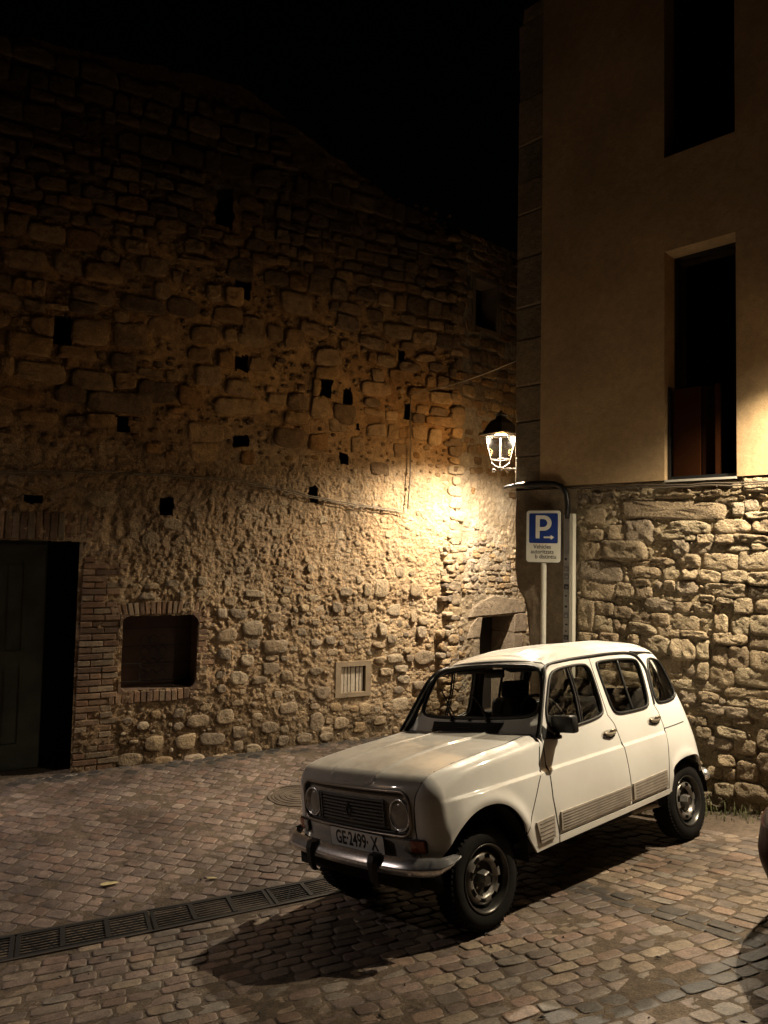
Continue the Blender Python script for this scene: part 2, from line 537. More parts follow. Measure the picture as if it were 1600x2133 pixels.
def coursed(region, hlo, hhi, wlo, whi, seed, skip):
    """rough courses of squarish stones for the parts of a wall left free by the traced ones"""
    s0, s1, z0, z1 = region
    r = random.Random(seed); out = []
    z = z0
    while z < z1:
        h = r.uniform(hlo, hhi); s = s0 + r.uniform(-.2, 0)
        while s < s1:
            w = r.uniform(wlo, whi) * (h / hhi) ** .3
            hh = h * r.uniform(.72, 1.02)
            b = (s + w / 2, z + h / 2 + r.uniform(-.02, .02), w - .012, hh - .01)
            if not skip(*b): out.append(b)
            s += w
        z += h
    return out

STONE_TINTS = [(.305, .235, .16), (.265, .198, .13), (.345, .262, .165), (.22, .172, .125), (.31, .215, .122), (.285, .232, .175), (.175, .142, .112), (.37, .30, .215)]
def pick_tint(r, lo=.8, hi=1.15):
    t = r.choice(STONE_TINTS); k = r.uniform(lo, hi)
    return tuple(c * k for c in t)

def limed(t, z):
    k = .22 + .42 * float(smooth01(1.2, 2.2, np.array(z)))
    return tuple(a * (1 - k) + b * k for a, b in zip(t, (.35, .275, .175)))

def set_stones(parent, W, stones, mat, limit=300, name='stone', smooth=True):
    """stones: dicts s z w h proud base seed tint n sq rough; the largest visible become parts, the rest one joined part"""
    sc = []
    for st in stones:
        u, v, d = project(W[0] + W[1] * st['s'] + Z3 * st['z'])
        vis = 0 < u < 1600 and 0 < v < 2133 and not bool(in_poly(u, v, CAR_SIL)) and st.get('vis', True)
        sc.append(st['w'] * st['h'] / d ** 2 * (1 if vis else 1e-4))
    order = np.argsort(-np.array(sc))
    top = set(order[:limit].tolist())
    V = []; F = []; T = []; nb = 0
    for i, st in enumerate(stones):
        v, f = stone_geo(W, st['s'], st['z'], st['w'], st['h'], st['proud'], st.get('base', 0), st['seed'], st.get('sq', 3.2), st.get('n', 14), st.get('rough', .12))
        if i in top:
            add(name, mesh_from(name, v, f, mat, smooth=smooth, tint=st['tint']), parent)
        else:
            V.append(v); T.append(np.tile(np.array(st['tint'])[None], (len(v), 1)))
            F += [tuple(k + nb for k in q) for q in f]; nb += len(v)
    if V:
        add('small_' + name + 's' if not name.endswith('s') else name, mesh_from(name, np.concatenate(V), F, mat, smooth=smooth, tint=np.concatenate(T)), parent, kind='stuff')

# ================================================================== the old building on the left
HOLES_L = [(.37, 3.53, .13, .20), (1.67, 4.37, .17, .17), (1.67, 5.28, .20, .24), (2.77, 4.22, .17, .24), (3.06, 4.13, .13, .22), (3.94, 4.03, .12, .20),
           (3.03, 3.36, .13, .14), (2.62, 2.88, .13, .22), (1.70, 3.45, .17, .16), (.87, 2.64, .16, .18), (-.27, 4.45, .17, .30), (1.42, 6.21, .22, .50),
           (-.47, 2.66, .2, .07), (3.85, 4.79, .12, .14), (3.22, 3.78, .05, .09)]
DOOR = (-1.35, 0.0, -.6, 2.245)
WIN = (.435, 1.265, .625, 1.45)
VENT = (3.06, 3.40, .425, .75)
def in_rect(s, z, R, m=0.0):
    return (s > R[0] - m) & (s < R[1] + m) & (z > R[2] - m) & (z < R[3] + m)
def top_L(s):
    t = np.interp(s, [-5, -1, 1.67, 2.42, 3.24, 4.04, 4.54, 4.8], [7.4, 7.5, 7.75, 7.37, 7.03, 6.84, 6.63, 6.2])
    return t + .07 * fbm(np.asarray(s) * 4, np.zeros_like(s) + 3.3, 3, 40)
def h_L(s, z):
    base = .030 * fbm(s * 1.3, z * 1.3, 4, 1)
    low = smooth01(3.7, 2.9, z)
    d1, hid = worley(s * 12 + .9 * fbm(s * 9, z * 9, 2, 8), z * 15 + .9 * fbm(s * 9, z * 9, 2, 18), 2)
    lumps = .018 * (hid - .35) * smooth01(.62, .2, d1)
    d2, hid2 = worley(s * 30 + 1.2 * fbm(s * 20, z * 20, 2, 14), z * 26 + 1.2 * fbm(s * 20, z * 20, 2, 15), 5)
    lumps2 = .015 * (hid2 - .3) * smooth01(.6, .2, d2)
    streak = .018 * fbm(s * 14, z * 8, 3, 9)
    fine = .013 * fbm(s * 40, z * 30, 3, 16) + .010 * fbm(s * 30, z * 60, 2, 19)
    crev = smooth01(2.7, 3.2, s) * smooth01(1.75, 1.45, z) * smooth01(.15, .35, z) * .030
    lumps = lumps * (1 - .35 * smooth01(1.5, 2.0, z))
    base = base - crev * low + low * (lumps + lumps2 + streak + fine) + (1 - low) * (.016 * fbm(s * 9, z * 9, 3, 12) - .02)
    return base - .5 * np.maximum(0, s - 4.62) ** 1.5
def cut_L(s, z):
    return in_rect(s, z, DOOR, -.01) | in_rect(s, z, WIN, -.01) | in_rect(s, z, VENT, .0)
def tint_L(S, Z):
    a = np.array([.39, .288, .180]); b = np.array([.275, .186, .106]); c = np.array([.31, .238, .165])
    k = smooth01(-.45, .5, fbm(S * 1.1, Z * .9, 4, 21))[..., None]
    q = smooth01(.1, .6, fbm(S * 2.7, Z * 2.2, 3, 27))[..., None]
    col = a * k + b * (1 - k)
    col = col * (1 - q * .5) + c * q * .5
    foot_dark = smooth01(.75, .0, Z + .25 * fbm(S * 2, Z * 2, 3, 29))[..., None]       # darker along the foot of the wall
    col = col * (1 - .42 * foot_dark)
    pale = smooth01(3.1, 3.7, S)[..., None] * smooth01(3.5, 2.6, Z)[..., None] * smooth01(.7, 1.6, Z)[..., None]  # lantern's pool of light painted in as lighter mortar
    old = smooth01(4.3, 6.8, Z + .5 * fbm(S * 1.2, Z * 1.2, 3, 71))[..., None]      # fade into the night, painted as darker upper courses
    glow_tint = smooth01(3.2, 3.9, Z + .3 * fbm(S, Z, 3, 72))[..., None]
    col = col * (1 - glow_tint * np.array([.0, .15, .38]))                     # lantern's orange glow painted into the upper wall
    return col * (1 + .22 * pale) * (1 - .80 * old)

house = empty('stone_house', 'tall old rubble stone house with brick framed doorway and small brick window', 'building')
ss = np.concatenate([np.linspace(-5, -1.4, 40)[:-1], np.arange(-1.4, .6, .0195), np.arange(.6, 4.79, .0135)])
zz = np.concatenate([np.arange(-.6, 0, .03), np.arange(0, 3.6, .0135), np.arange(3.6, 7.5, .03)])
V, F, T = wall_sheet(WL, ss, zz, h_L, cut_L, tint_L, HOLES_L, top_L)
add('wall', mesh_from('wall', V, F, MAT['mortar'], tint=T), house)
# masonry behind the face, its thickness
mb = MB()
def wbox(mb, W, s0, s1, z0, z1, o0, o1):
    P = [W[0] + W[1] * s + W[2] * o + Z3 * z for s in (s0, s1) for o in (o0, o1) for z in (z0, z1)]
    return mb.raw(P, [(0, 1, 3, 2), (4, 6, 7, 5), (0, 4, 5, 1), (2, 3, 7, 6), (0, 2, 6, 4), (1, 5, 7, 3)])
wbox(mb, WL, -5, 4.66, -.6, 6.1, -.62, -.36)
mb.build('back_wall', MAT['void'], house)

L_ST = [[0.35,3.76,0.67,0.23],[0.02,4.48,0.39,0.28],[0.41,4.5,0.33,0.3],[-0.45,4.48,0.22,0.19],[-0.25,5.18,0.26,0.23],[0.1,5.16,0.37,0.22],[-0.65,5.14,0.47,0.19],[0.74,4.67,0.29,0.19],[1.24,4.65,0.29,0.23],[1.79,4.85,0.25,0.18],[0.05,3.96,0.4,0.22],[-0.15,3.78,0.31,0.19],[-0.44,3.99,0.44,0.23],[0.37,4.01,0.22,0.19],[0.72,3.93,0.41,0.26],[1.1,3.92,0.29,0.21],[1.66,4.08,0.34,0.19],[1.68,3.86,0.53,0.2],[1.48,4.39,0.2,0.2],[1.28,4.18,0.32,0.24],[-0.13,4.24,0.39,0.14],[-0.77,4.01,0.14,0.19],[-0.57,4.25,0.4,0.22],[0.16,3.55,0.3,0.15],[1.32,5.15,0.18,0.18],[1.58,5.17,0.22,0.24],[1.64,5.51,0.33,0.23],[1.09,5.66,0.25,0.14],[1.41,5.67,0.26,0.15],[0.98,4.92,0.34,0.22],[0.56,4.88,0.45,0.2],[0.19,2.72,0.29,0.14],[0.18,5.35,0.21,0.13],[0.46,5.51,0.25,0.15],[0.63,5.34,0.33,0.19],[1.09,5.5,0.42,0.06],[1.5,4.93,0.36,0.2],[1.17,4.41,0.25,0.16],[0.36,4.21,0.28,0.19],[0.6,4.33,0.16,0.06],[-0.11,3.51,0.21,0.12],[-0.45,3.51,0.36,0.12],[-0.64,3.73,0.37,0.14],[-0.34,4.7,0.24,0.06],[-0.05,4.74,0.3,0.14],[0.93,3.74,0.17,0.08],[0.7,3.28,0.18,0.11],[0.9,3.22,0.15,0.09],[-0.64,2.84,0.17,0.1],[2.41,4.0,0.27,0.21],[2.69,3.96,0.25,0.26],[3.04,3.91,0.31,0.26],[2.12,4.0,0.25,0.14],[2.76,4.41,0.3,0.14],[1.79,4.84,0.26,0.22],[2.34,4.77,0.25,0.27],[2.93,3.76,0.25,0.17],[2.38,3.81,0.35,0.14],[2.57,4.93,0.36,0.16],[2.79,4.62,0.32,0.23],[3.05,4.79,0.2,0.14],[2.08,4.8,0.2,0.18],[1.92,4.38,0.27,0.17],[2.63,4.2,0.11,0.2],[3.92,4.92,0.22,0.11],[3.6,4.67,0.27,0.17],[3.95,4.65,0.33,0.12],[4.23,4.8,0.34,0.1],[3.48,4.47,0.18,0.16],[3.3,5.51,0.29,0.14],[3.43,5.25,0.26,0.14],[2.35,5.2,0.4,0.27],[0.59,-0.11,0.28,0.15],[0.83,0.05,0.2,0.17],[1.16,0.03,0.22,0.16],[1.31,0.25,0.24,0.15],[1.6,0.27,0.21,0.17],[1.48,0.03,0.29,0.14],[1.76,0.08,0.16,0.14],[2.13,0.1,0.23,0.13],[1.26,-0.18,0.25,0.14],[0.92,-0.16,0.24,0.11],[0.52,0.44,0.35,0.09],[0.29,0.19,0.17,0.1],[0.7,0.25,0.12,0.1],[1.94,-0.13,0.2,0.12],[2.19,1.02,0.31,0.15],[2.15,0.91,0.18,0.06],[0.61,0.09,0.09,0.04],[2.58,-0.09,0.19,0.12],[2.86,-0.03,0.17,0.14],[0.72,2.26,0.22,0.2],[0.93,2.45,0.21,0.14],[0.19,2.68,0.27,0.16],[1.0,2.84,0.16,0.12],[1.29,1.82,0.11,0.11],[1.72,1.44,0.21,0.12],[1.53,1.44,0.13,0.11],[0.69,1.65,0.16,0.08],[0.96,1.79,0.14,0.08],[0.74,1.76,0.16,0.07],[2.73,0.1,0.19,0.23],[2.86,-0.08,0.19,0.1],[2.58,-0.06,0.21,0.12],[3.4,0.21,0.17,0.14],[3.89,0.22,0.24,0.17],[3.61,0.05,0.19,0.1],[3.59,1.73,0.21,0.23],[3.64,1.18,0.12,0.17],[4.21,1.14,0.14,0.17],[3.78,1.06,0.14,0.12],[3.61,0.8,0.16,0.09],[3.84,0.81,0.23,0.11],[4.04,0.8,0.12,0.1],[4.0,0.91,0.1,0.08],[4.27,0.81,0.31,0.18],[4.56,0.79,0.19,0.15],[4.55,1.92,0.16,0.1],[3.85,1.93,0.13,0.13],[4.24,1.28,0.15,0.1],[4.09,1.34,0.1,0.11],[4.49,1.07,0.15,0.09],[4.59,0.95,0.13,0.12],[2.56,2.08,0.08,0.08],[3.78,2.34,0.06,0.05],[3.58,1.0,0.21,0.08],[3.28,1.83,0.11,0.1],[3.4,1.7,0.12,0.16],[2.15,1.04,0.26,0.16],[2.14,0.91,0.18,0.07],[3.92,0.68,0.17,0.1],[4.2,0.44,0.2,0.13],[3.69,0.65,0.19,0.1],[2.33,0.68,0.16,0.13],[1.99,0.66,0.2,0.09],[1.83,0.9,0.16,0.13],[1.57,0.99,0.15,0.15],[2.9,1.08,0.15,0.1],[3.09,1.68,0.18,0.12],[2.48,1.61,0.06,0.12],[2.54,1.49,0.13,0.08],[2.28,1.58,0.12,0.1],[1.91,1.67,0.26,0.08],[4.71,2.62,0.13,0.12]]
R_ST = [[2.18,2.79,0.2,0.06],[1.87,2.78,0.33,0.04],[1.81,2.65,1.0,0.18],[2.37,2.7,0.08,0.07],[2.43,2.64,0.1,0.12],[2.54,2.67,0.12,0.1],[2.69,2.66,0.1,0.07],[2.6,2.58,0.2,0.06],[1.0,2.6,0.24,0.16],[1.25,2.43,0.21,0.15],[1.49,2.43,0.3,0.23],[2.0,2.48,0.35,0.12],[2.37,2.48,0.32,0.13],[2.64,2.48,0.19,0.11],[1.0,2.41,0.2,0.11],[1.13,2.38,0.04,0.05],[1.83,2.41,0.23,0.09],[2.0,2.39,0.11,0.08],[2.14,2.37,0.15,0.08],[2.31,2.37,0.17,0.09],[2.55,2.37,0.29,0.07],[0.96,2.25,0.23,0.2],[1.31,2.25,0.51,0.18],[1.67,2.44,0.07,0.08],[1.9,2.29,0.17,0.14],[2.1,2.29,0.21,0.12],[2.26,2.29,0.12,0.09],[2.43,2.29,0.21,0.06],[2.61,2.3,0.13,0.06],[1.99,2.16,0.19,0.13],[2.27,2.16,0.33,0.15],[2.58,2.17,0.27,0.17],[1.06,2.04,0.45,0.21],[1.51,2.12,0.22,0.05],[1.73,2.15,0.21,0.07],[1.56,2.04,0.3,0.11],[1.8,2.04,0.15,0.13],[1.99,2.04,0.13,0.09],[2.17,2.02,0.21,0.11],[2.39,2.03,0.22,0.11],[2.61,2.02,0.21,0.12],[1.04,1.84,0.37,0.19],[1.34,1.86,0.18,0.14],[1.52,1.94,0.17,0.07],[1.69,1.91,0.07,0.1],[1.8,1.91,0.12,0.1],[1.96,1.91,0.2,0.13],[2.32,1.9,0.36,0.13],[2.62,1.89,0.21,0.11],[1.12,1.66,0.22,0.13],[1.37,1.97,0.07,0.07],[1.54,1.84,0.17,0.11],[1.7,1.73,0.29,0.12],[1.86,1.82,0.21,0.1],[1.94,1.72,0.18,0.1],[2.12,1.73,0.18,0.1],[2.15,1.82,0.14,0.06],[2.31,1.81,0.16,0.05],[2.47,1.77,0.15,0.13],[2.65,1.78,0.15,0.12],[1.11,1.5,0.2,0.16],[1.31,1.63,0.2,0.12],[1.51,1.59,0.2,0.12],[1.71,1.59,0.17,0.12],[1.94,1.58,0.25,0.15],[2.34,1.74,0.09,0.08],[2.28,1.6,0.11,0.17],[2.44,1.6,0.15,0.19],[2.62,1.62,0.19,0.18],[1.25,1.5,0.07,0.12],[1.52,1.48,0.29,0.1],[1.79,1.48,0.23,0.11],[2.03,1.48,0.24,0.06],[1.65,1.35,0.28,0.17],[1.43,1.37,0.13,0.1],[1.92,1.33,0.23,0.2],[2.11,1.34,0.12,0.16],[2.35,1.47,0.3,0.1],[2.62,1.46,0.2,0.12],[2.27,1.31,0.14,0.18],[2.42,1.31,0.16,0.21],[2.62,1.3,0.2,0.17],[1.81,1.16,0.22,0.18],[1.99,1.15,0.09,0.14],[2.11,1.15,0.1,0.16],[2.28,1.12,0.23,0.2],[2.56,1.14,0.31,0.15],[2.04,1.01,0.46,0.09],[2.49,1.0,0.4,0.08],[1.97,0.89,0.17,0.12],[2.16,0.92,0.18,0.09],[2.28,0.9,0.06,0.07],[2.42,0.91,0.19,0.07],[2.62,0.93,0.18,0.08],[2.05,0.8,0.09,0.08],[2.2,0.82,0.2,0.09],[2.41,0.82,0.18,0.1],[2.61,0.84,0.2,0.09],[0.91,1.57,0.19,0.31],[0.94,1.35,0.22,0.08],[1.17,1.37,0.21,0.08],[1.33,1.47,0.08,0.08],[2.12,0.59,0.13,0.1],[2.25,0.52,0.24,0.1],[2.46,0.76,0.17,0.07],[2.48,0.53,0.18,0.14],[2.36,0.63,0.24,0.09],[2.21,0.4,0.07,0.1],[2.32,0.38,0.14,0.1],[2.22,0.25,0.12,0.1],[2.34,0.27,0.1,0.11],[2.3,0.12,0.16,0.12],[2.49,0.32,0.17,0.16],[2.65,0.43,0.13,0.15],[2.53,0.15,0.27,0.15],[2.65,0.63,0.13,0.17],[2.11,0.2,0.08,0.13]]
r = random.Random(3)
stones = []
def box_hits(b, rects, m=0.0):
    s, z, w, h = b
    for R in rects:
        if s + w / 2 > R[0] - m and s - w / 2 < R[1] + m and z + h / 2 > R[2] - m and z - h / 2 < R[3] + m: return True
    return False
BRICK_ZONES = [(-1.4, .44, -.6, 2.56), (.2, 1.45, .48, 1.61), (2.98, 3.48, .36, .82)]
hole_rects = [(a - c / 2, a + c / 2, b - d / 2, b + d / 2) for a, b, c, d in HOLES_L]
tr = []
for k, b in enumerate(L_ST):
    if box_hits(b, BRICK_ZONES, -.03): continue
    tr.append(tuple(b))
upper = coursed((-2.2, 4.7, 3.15, 7.3), .13, .30, .16, .46, 5, lambda s, z, w, h: box_hits((s, z, w, h), hole_rects, -.01) or any(abs(s - b[0]) < (w + b[2]) / 2 - .03 and abs(z - b[1]) < (h + b[3]) / 2 - .03 for b in tr) or s + w / 2 > 4.72 or z + h / 2 > float(top_L(np.array([s]))[0]) - .02 or r.random() < .10 + .75 * float(smooth01(3.9, 3.2, np.array(z))) )
for b in tr + upper:
    s, z, w, h = b
    if z > 3.05:
        stones.append(dict(s=s, z=z, w=w, h=h, proud=r.uniform(.020, .042), base=-.012, seed=len(stones), tint=tuple(c * q * (1 - .80 * float(smooth01(4.3, 6.8, np.array(z)))) for c, q in zip(pick_tint(r, .8, 1.1), (1, .84, .62))), sq=4.2, n=17, rough=.24))  # high stones take the same painted glow and darkening with height
    else:
        stones.append(dict(s=s, z=z, w=w, h=h, proud=r.uniform(.018, .04) * (1 - .5 * float(smooth01(1.5, 2.1, np.array(z)))), base=float(h_L(np.array(s), np.array(z))) * .5, seed=len(stones), tint=limed(pick_tint(r, .85, 1.15), z), sq=2.8, n=15, rough=.26))
keep = [((R[0] + R[1]) / 2, (R[2] + R[3]) / 2, R[1] - R[0], R[3] - R[2]) for R in BRICK_ZONES + hole_rects]
dens = lambda s, z, w, h: r.random() < ((1.0 if z < 1.7 else .5) if s > 2.7 else (.9 if z < 1.9 else .55)) and (w < .11 or z < 1.75)
fill = fill_stones((-2.2, 4.71, -.3, 3.3), [b for b in tr if b[1] < 3.4], keep, [(.12, .24, .5, .85, 900), (.08, .14, .55, 1.0, 2600), (.05, .08, .6, 1.1, 5200), (.028, .05, .6, 1.2, 6000)], 9, extra=dens)
for (s, z, w, h) in fill:
    hb = float(h_L(np.array(s), np.array(z)))
    stones.append(dict(s=s, z=z, w=w, h=h, proud=(r.uniform(.08, .22) * min(w, h) + .005) * (1 - .55 * float(smooth01(1.4, 2.0, np.array(z)))), base=hb - .004, seed=len(stones), tint=limed(pick_tint(r, .8, 1.15), z), sq=2.6, n=9 if w < .08 else 13, rough=.38))
upfill = fill_stones((-2.2, 4.71, 3.2, 6.9), tr + upper, keep, [(.06, .12, .4, .8, 2500), (.03, .06, .5, 1.0, 3000)], 10)
for (s, z, w, h) in upfill:
    stones.append(dict(s=s, z=z, w=w, h=h, proud=r.uniform(.015, .03), base=-.015, seed=len(stones), tint=tuple(c * q * (1 - .80 * float(smooth01(4.3, 6.8, np.array(z)))) for c, q in zip(pick_tint(r, .6, .9), (1, .84, .62))), sq=2.8, n=8, rough=.25))  # small upper stones share the painted glow and dark top
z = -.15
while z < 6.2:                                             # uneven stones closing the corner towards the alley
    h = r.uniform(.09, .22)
    t = limed(pick_tint(r, .85, 1.1), z) if z < 3.3 else tuple(c * q * (1 - .80 * float(smooth01(4.3, 6.8, np.array(z)))) for c, q in zip(pick_tint(r, .7, 1.0), (1, .84, .62)))  # above the cable height: orange glow and night fade in the tint
    stones.append(dict(s=4.715 + r.uniform(-.03, .02), z=z + h / 2, w=r.uniform(.12, .26), h=h * .95, proud=r.uniform(.02, .04), base=-.005, seed=len(stones), tint=t, sq=3.0, n=15, rough=.3))
    z += h
set_stones(house, WL, stones, MAT['stone'], 300)

# bricks: each one a part, set in the wall's own axes
BR_T = [(.20, .13, .085), (.18, .11, .072), (.22, .15, .10), (.155, .105, .075), (.22, .17, .12)]
def brick(W, s, z, w, h, o0, o1, parent, ang=0.0, name='brick', dark=1.0):
    t = r.choice(BR_T); k = r.uniform(.75, 1.2) * dark
    mb = MB()
    mb.box((0, 0, 0), (w, o1 - o0, h), bev=.006)
    M = wall_matrix(W, s, z, (o0 + o1) / 2 + r.uniform(-.004, .006)) @ Matrix.Rotation(ang + r.uniform(-.015, .015), 4, 'Y')
    V = [tuple(M @ Vector(v)) for v in mb.V]
    me = mesh_from(name, V, mb.F, MAT['brick'], smooth=False, tint=tuple(c * k for c in t))
    return add(name, me, parent)
z = -.17; row = 0
while z < 2.20:                                            # right jamb of the doorway, ragged towards the rubble
    h = .054
    edge = .40 + .05 * math.sin(row * 2.1) + r.uniform(-.05, .05) if not (.5 < z < 1.5) else .42
    first = .24 if row % 2 else .12
    batter = .0 + .035 * (z / 2.2)
    s = batter
    w = first
    brick(WL, s + w / 2, z + h / 2, w - .008, h, -.30, .014, house)
    s += w
    while s < edge - .03:
        w = min(r.choice((.12, .24, .25)), edge - s)
        if w > .05: brick(WL, s + w / 2, z + h / 2, w - .010, h, -.08, .010 + r.uniform(-.006, .006), house)
        s += w
    z += .0685; row += 1
z = .60
while z < 1.40:                                            # right of the window
    w = r.choice((.10, .19, .16))
    brick(WL, 1.268 + w / 2, z + .027, w, .054, -.22, .008, house)
    z += .0685
for k in range(19):                                         # flat arch over the doorway
    a = -.02 + .010 * max(0, k - 12)
    s = -1.15 + k * .0705
    brick(WL, s + .035, 2.245 + .145 + (.0 if k < 16 else -.01 * (k - 15)), .058, .285, -.26, .012, house, ang=a * (1 if k > 12 else .3))
for k in range(18):                                         # fan of bricks over the window
    t = (k - 8.5) / 8.5
    s = .85 + t * .50
    brick(WL, s, 1.525 - .045 * abs(t) ** 3, .044, .135, -.20, .008, house, ang=t * .30)
for k in range(14):                                         # brick sill
    s = .36 + k * .066
    brick(WL, s, .565 + r.uniform(-.008, .008), .056, .115, -.20, .012, house)
# threshold and door leaves
mb = MB(); wbox(mb, WL, -1.6, .05, -.45, -.165, -.9, .10)
mb.build('threshold', simple('worn_concrete', (.26, .23, .20), rough=.9, var=.25, vscale=9, bump=.004, bscale=80), house)
green = simple('faded_green_paint', (.045, .050, .040), rough=.75, var=.35, vscale=5, bump=.002, bscale=40)
door = empty('door', None, None); door.parent = house
mb = MB()
wbox(mb, WL, -1.35, -.30, -.16, 2.24, -.36, -.30)
mb.build('door_leaf', green, door)
for (a, b, c, d) in ((-1.33, -1.12, -.14, 2.2), (-.52, -.31, -.14, 2.2), (-1.12, -.52, 2.0, 2.2), (-1.12, -.52, -.14, .12), (-1.12, -.52, .92, 1.08)):
    mb = MB(); wbox(mb, WL, a, b, c, d, -.298, -.278); mb.build('rail' if d - c < .5 else 'stile', green, door)
for k in range(4):
    mb = MB(); wbox(mb, WL, -1.115 + k * .15, -.975 + k * .15, .13, 1.98, -.299, -.291 + .002 * (k % 2)); mb.build('plank', green, door)
mb = MB(); wbox(mb, WL, -.30, .06, -.16, 2.30, -1.4, -1.36); wbox(mb, WL, .02, .06, -.16, 2.3, -1.38, -.31); wbox(mb, WL, -.34, .06, 2.24, 2.28, -1.38, -.31); wbox(mb, WL, -.335, -.305, -.16, 2.25, -1.38, -.37)
mb.build('dark_passage', MAT['void'], house)
mb = MB(); wbox(mb, WL, -1.37, .05, 2.235, 2.27, -.34, -.02); mb.build('lintel', simple('oak_lintel', (.05, .035, .025), rough=.85, var=.3), house)
# barred window with rounded corners
window = empty('window'); window.parent = house
mb = MB(); wbox(mb, WL, .40, 1.30, .58, 1.50, -.30, -.28); mb.build('shutter', simple('dark_brown_shutter', (.055, .028, .02), rough=.7, var=.3), window)
mb = MB()
for sgn, sx in ((1, WIN[0]), (-1, WIN[1])):
    for zz0, zs in ((WIN[2], 1), (WIN[3], -1)):           # rounded mortar corners of the opening
        pts = [(0, 0)] + [(.15 * (1 - math.sin(a)), .15 * (1 - math.cos(a))) for a in np.linspace(0, math.pi / 2, 6)]
        V = [W_ for o in (-.2, .012) for W_ in [O_L + D_L * (sx + sgn * x - sgn * .012) + Z3 * (zz0 + zs * y - zs * .012) + N_L * o for x, y in pts]]
        n = len(pts)
        mb.raw(V, [tuple(range(n)), tuple(range(n, 2 * n))] + [(i, (i + 1) % n, n + (i + 1) % n, n + i) for i in range(n)])
for (a, b, c, d) in ((.41, .447, .6, 1.47), (1.255, 1.29, .6, 1.47), (.41, 1.29, 1.44, 1.475), (.41, 1.29, .59, .628)):
    wbox(mb, WL, a, b, c, d, -.30, -.03)
mb.build('reveal', simple('brick_dust_mortar', (.14, .09, .06), rough=.95, var=.3, bump=.006, bscale=40), window)
mb = MB()
for k in range(3):
    for j in range(4):
        zc = .76 + j * .13; sc_ = .72 + k * .10
        mb.tube([tuple(O_L + D_L * (sc_ + .045 * math.cos(t)) + Z3 * (zc + .055 * math.sin(t)) + N_L * -.20) for t in np.linspace(.3, 5.2, 12)], .005, 5)
mb.build('grille', MAT['iron'], window)
for k in range(4):
    mb = MB(); mb.tube([tuple(O_L + D_L * (.42 + .86 * t) + Z3 * (.70 + .195 * k) + N_L * -.20) for t in (0, 1)], .006, 6); mb.build('bar', MAT['iron'], window)
# small barred cellar vent
vent = empty('cellar_vent'); vent.parent = house
pm = simple('vent_mortar', (.235, .185, .125), rough=.95, var=.15, bump=.005, bscale=60)
mb = MB()
for (a, b, c, d) in ((2.985, 3.06, .37, .81), (3.40, 3.475, .37, .81), (3.06, 3.40, .75, .81), (3.06, 3.40, .37, .425)):
    wbox(mb, WL, a, b, c, d, -.16, -.004)
mb.build('surround', pm, vent)
mb = MB(); wbox(mb, WL, 3.05, 3.41, .42, .76, -.18, -.15); mb.build('back_board', MAT['void'], vent)
slatm = simple('weathered_slat', (.40, .35, .28), rough=.8, var=.2, vscale=20)
for k, (a, b) in enumerate(((3.068, 3.112), (3.122, 3.158), (3.170, 3.200), (3.212, 3.268), (3.284, 3.320), (3.332, 3.378))):
    mb = MB(); wbox(mb, WL, a, b, .428, .748, -.07 - .004 * (k % 2), -.045); mb.build('slat', slatm, vent)

# ================================================================== the house deeper in the alley
alley = empty('alley_house', 'narrow stone house down the alley with a low doorway under a rough lintel', 'building')
FD = (.50, 1.27, -.4, 1.30)
FW = (.33, .80, 5.40, 6.08)
def h_F(s, z):
    d1, hid = worley(s * 13, z * 19, 31)
    return .022 * fbm(s * 2, z * 2, 3, 33) + .020 * fbm(s * 30, z * 34, 3, 38) + .020 * (hid - .4) * smooth01(.6, .2, d1) * smooth01(3.4, 2.2, z) + .008 * fbm(s * 18, z * 18, 2, 35)
def tint_F(S, Z):
    a = np.array([.40, .345, .27]); b = np.array([.30, .235, .16])
    k = smooth01(-.4, .4, fbm(S * 2, Z * 2, 4, 36))[..., None]
    top_shade = smooth01(2.9, 3.9, Z)[..., None]  # night shade painted into the colour of the upper wall
    return (a * k + b * (1 - k)) * (1 - .55 * top_shade)
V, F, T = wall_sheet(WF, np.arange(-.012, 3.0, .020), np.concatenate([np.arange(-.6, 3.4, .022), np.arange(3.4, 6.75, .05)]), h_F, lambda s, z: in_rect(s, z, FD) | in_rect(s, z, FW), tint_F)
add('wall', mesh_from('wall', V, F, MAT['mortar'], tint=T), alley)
mb = MB(); wbox(mb, WF, -.1, 3.0, -.6, 6.7, -.62, -.58); wbox(mb, WF, -.1, 3.0, 6.7, 6.72, -.62, .02); wbox(mb, WF, 2.97, 3.0, -.6, 6.7, -.6, -.03); mb.build('back_wall', MAT['void'], alley)
fst = []
rows_f = coursed((-.10, 2.2, -.3, 2.55), .055, .12, .07, .22, 15, lambda s, z, w, h: box_hits((s, z, w, h), [(.22, 1.55, -.5, 1.62)], -.005) or r.random() < float(smooth01(1.7, 2.5, np.array(z))) * .75)
for b in rows_f:
    fst.append(dict(s=b[0], z=b[1], w=b[2], h=b[3], proud=r.uniform(.010, .032), base=0, seed=len(fst), tint=tuple(c * 1.12 for c in pick_tint(r, .9, 1.2)), sq=3.2, n=13, rough=.34))
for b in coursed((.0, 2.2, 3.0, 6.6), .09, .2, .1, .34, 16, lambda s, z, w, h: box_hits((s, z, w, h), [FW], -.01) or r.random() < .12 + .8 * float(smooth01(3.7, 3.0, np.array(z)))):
    fst.append(dict(s=b[0], z=b[1], w=b[2], h=b[3], proud=r.uniform(.015, .035), base=0, seed=len(fst), tint=tuple(c * .6 * q for c, q in zip(pick_tint(r, .8, 1.1), (1, .86, .66))), sq=3.6, n=13, rough=.25))  # upper stones tinted dark and orange to match the painted shade
set_stones(alley, WF, fst, MAT['stone'], 300)
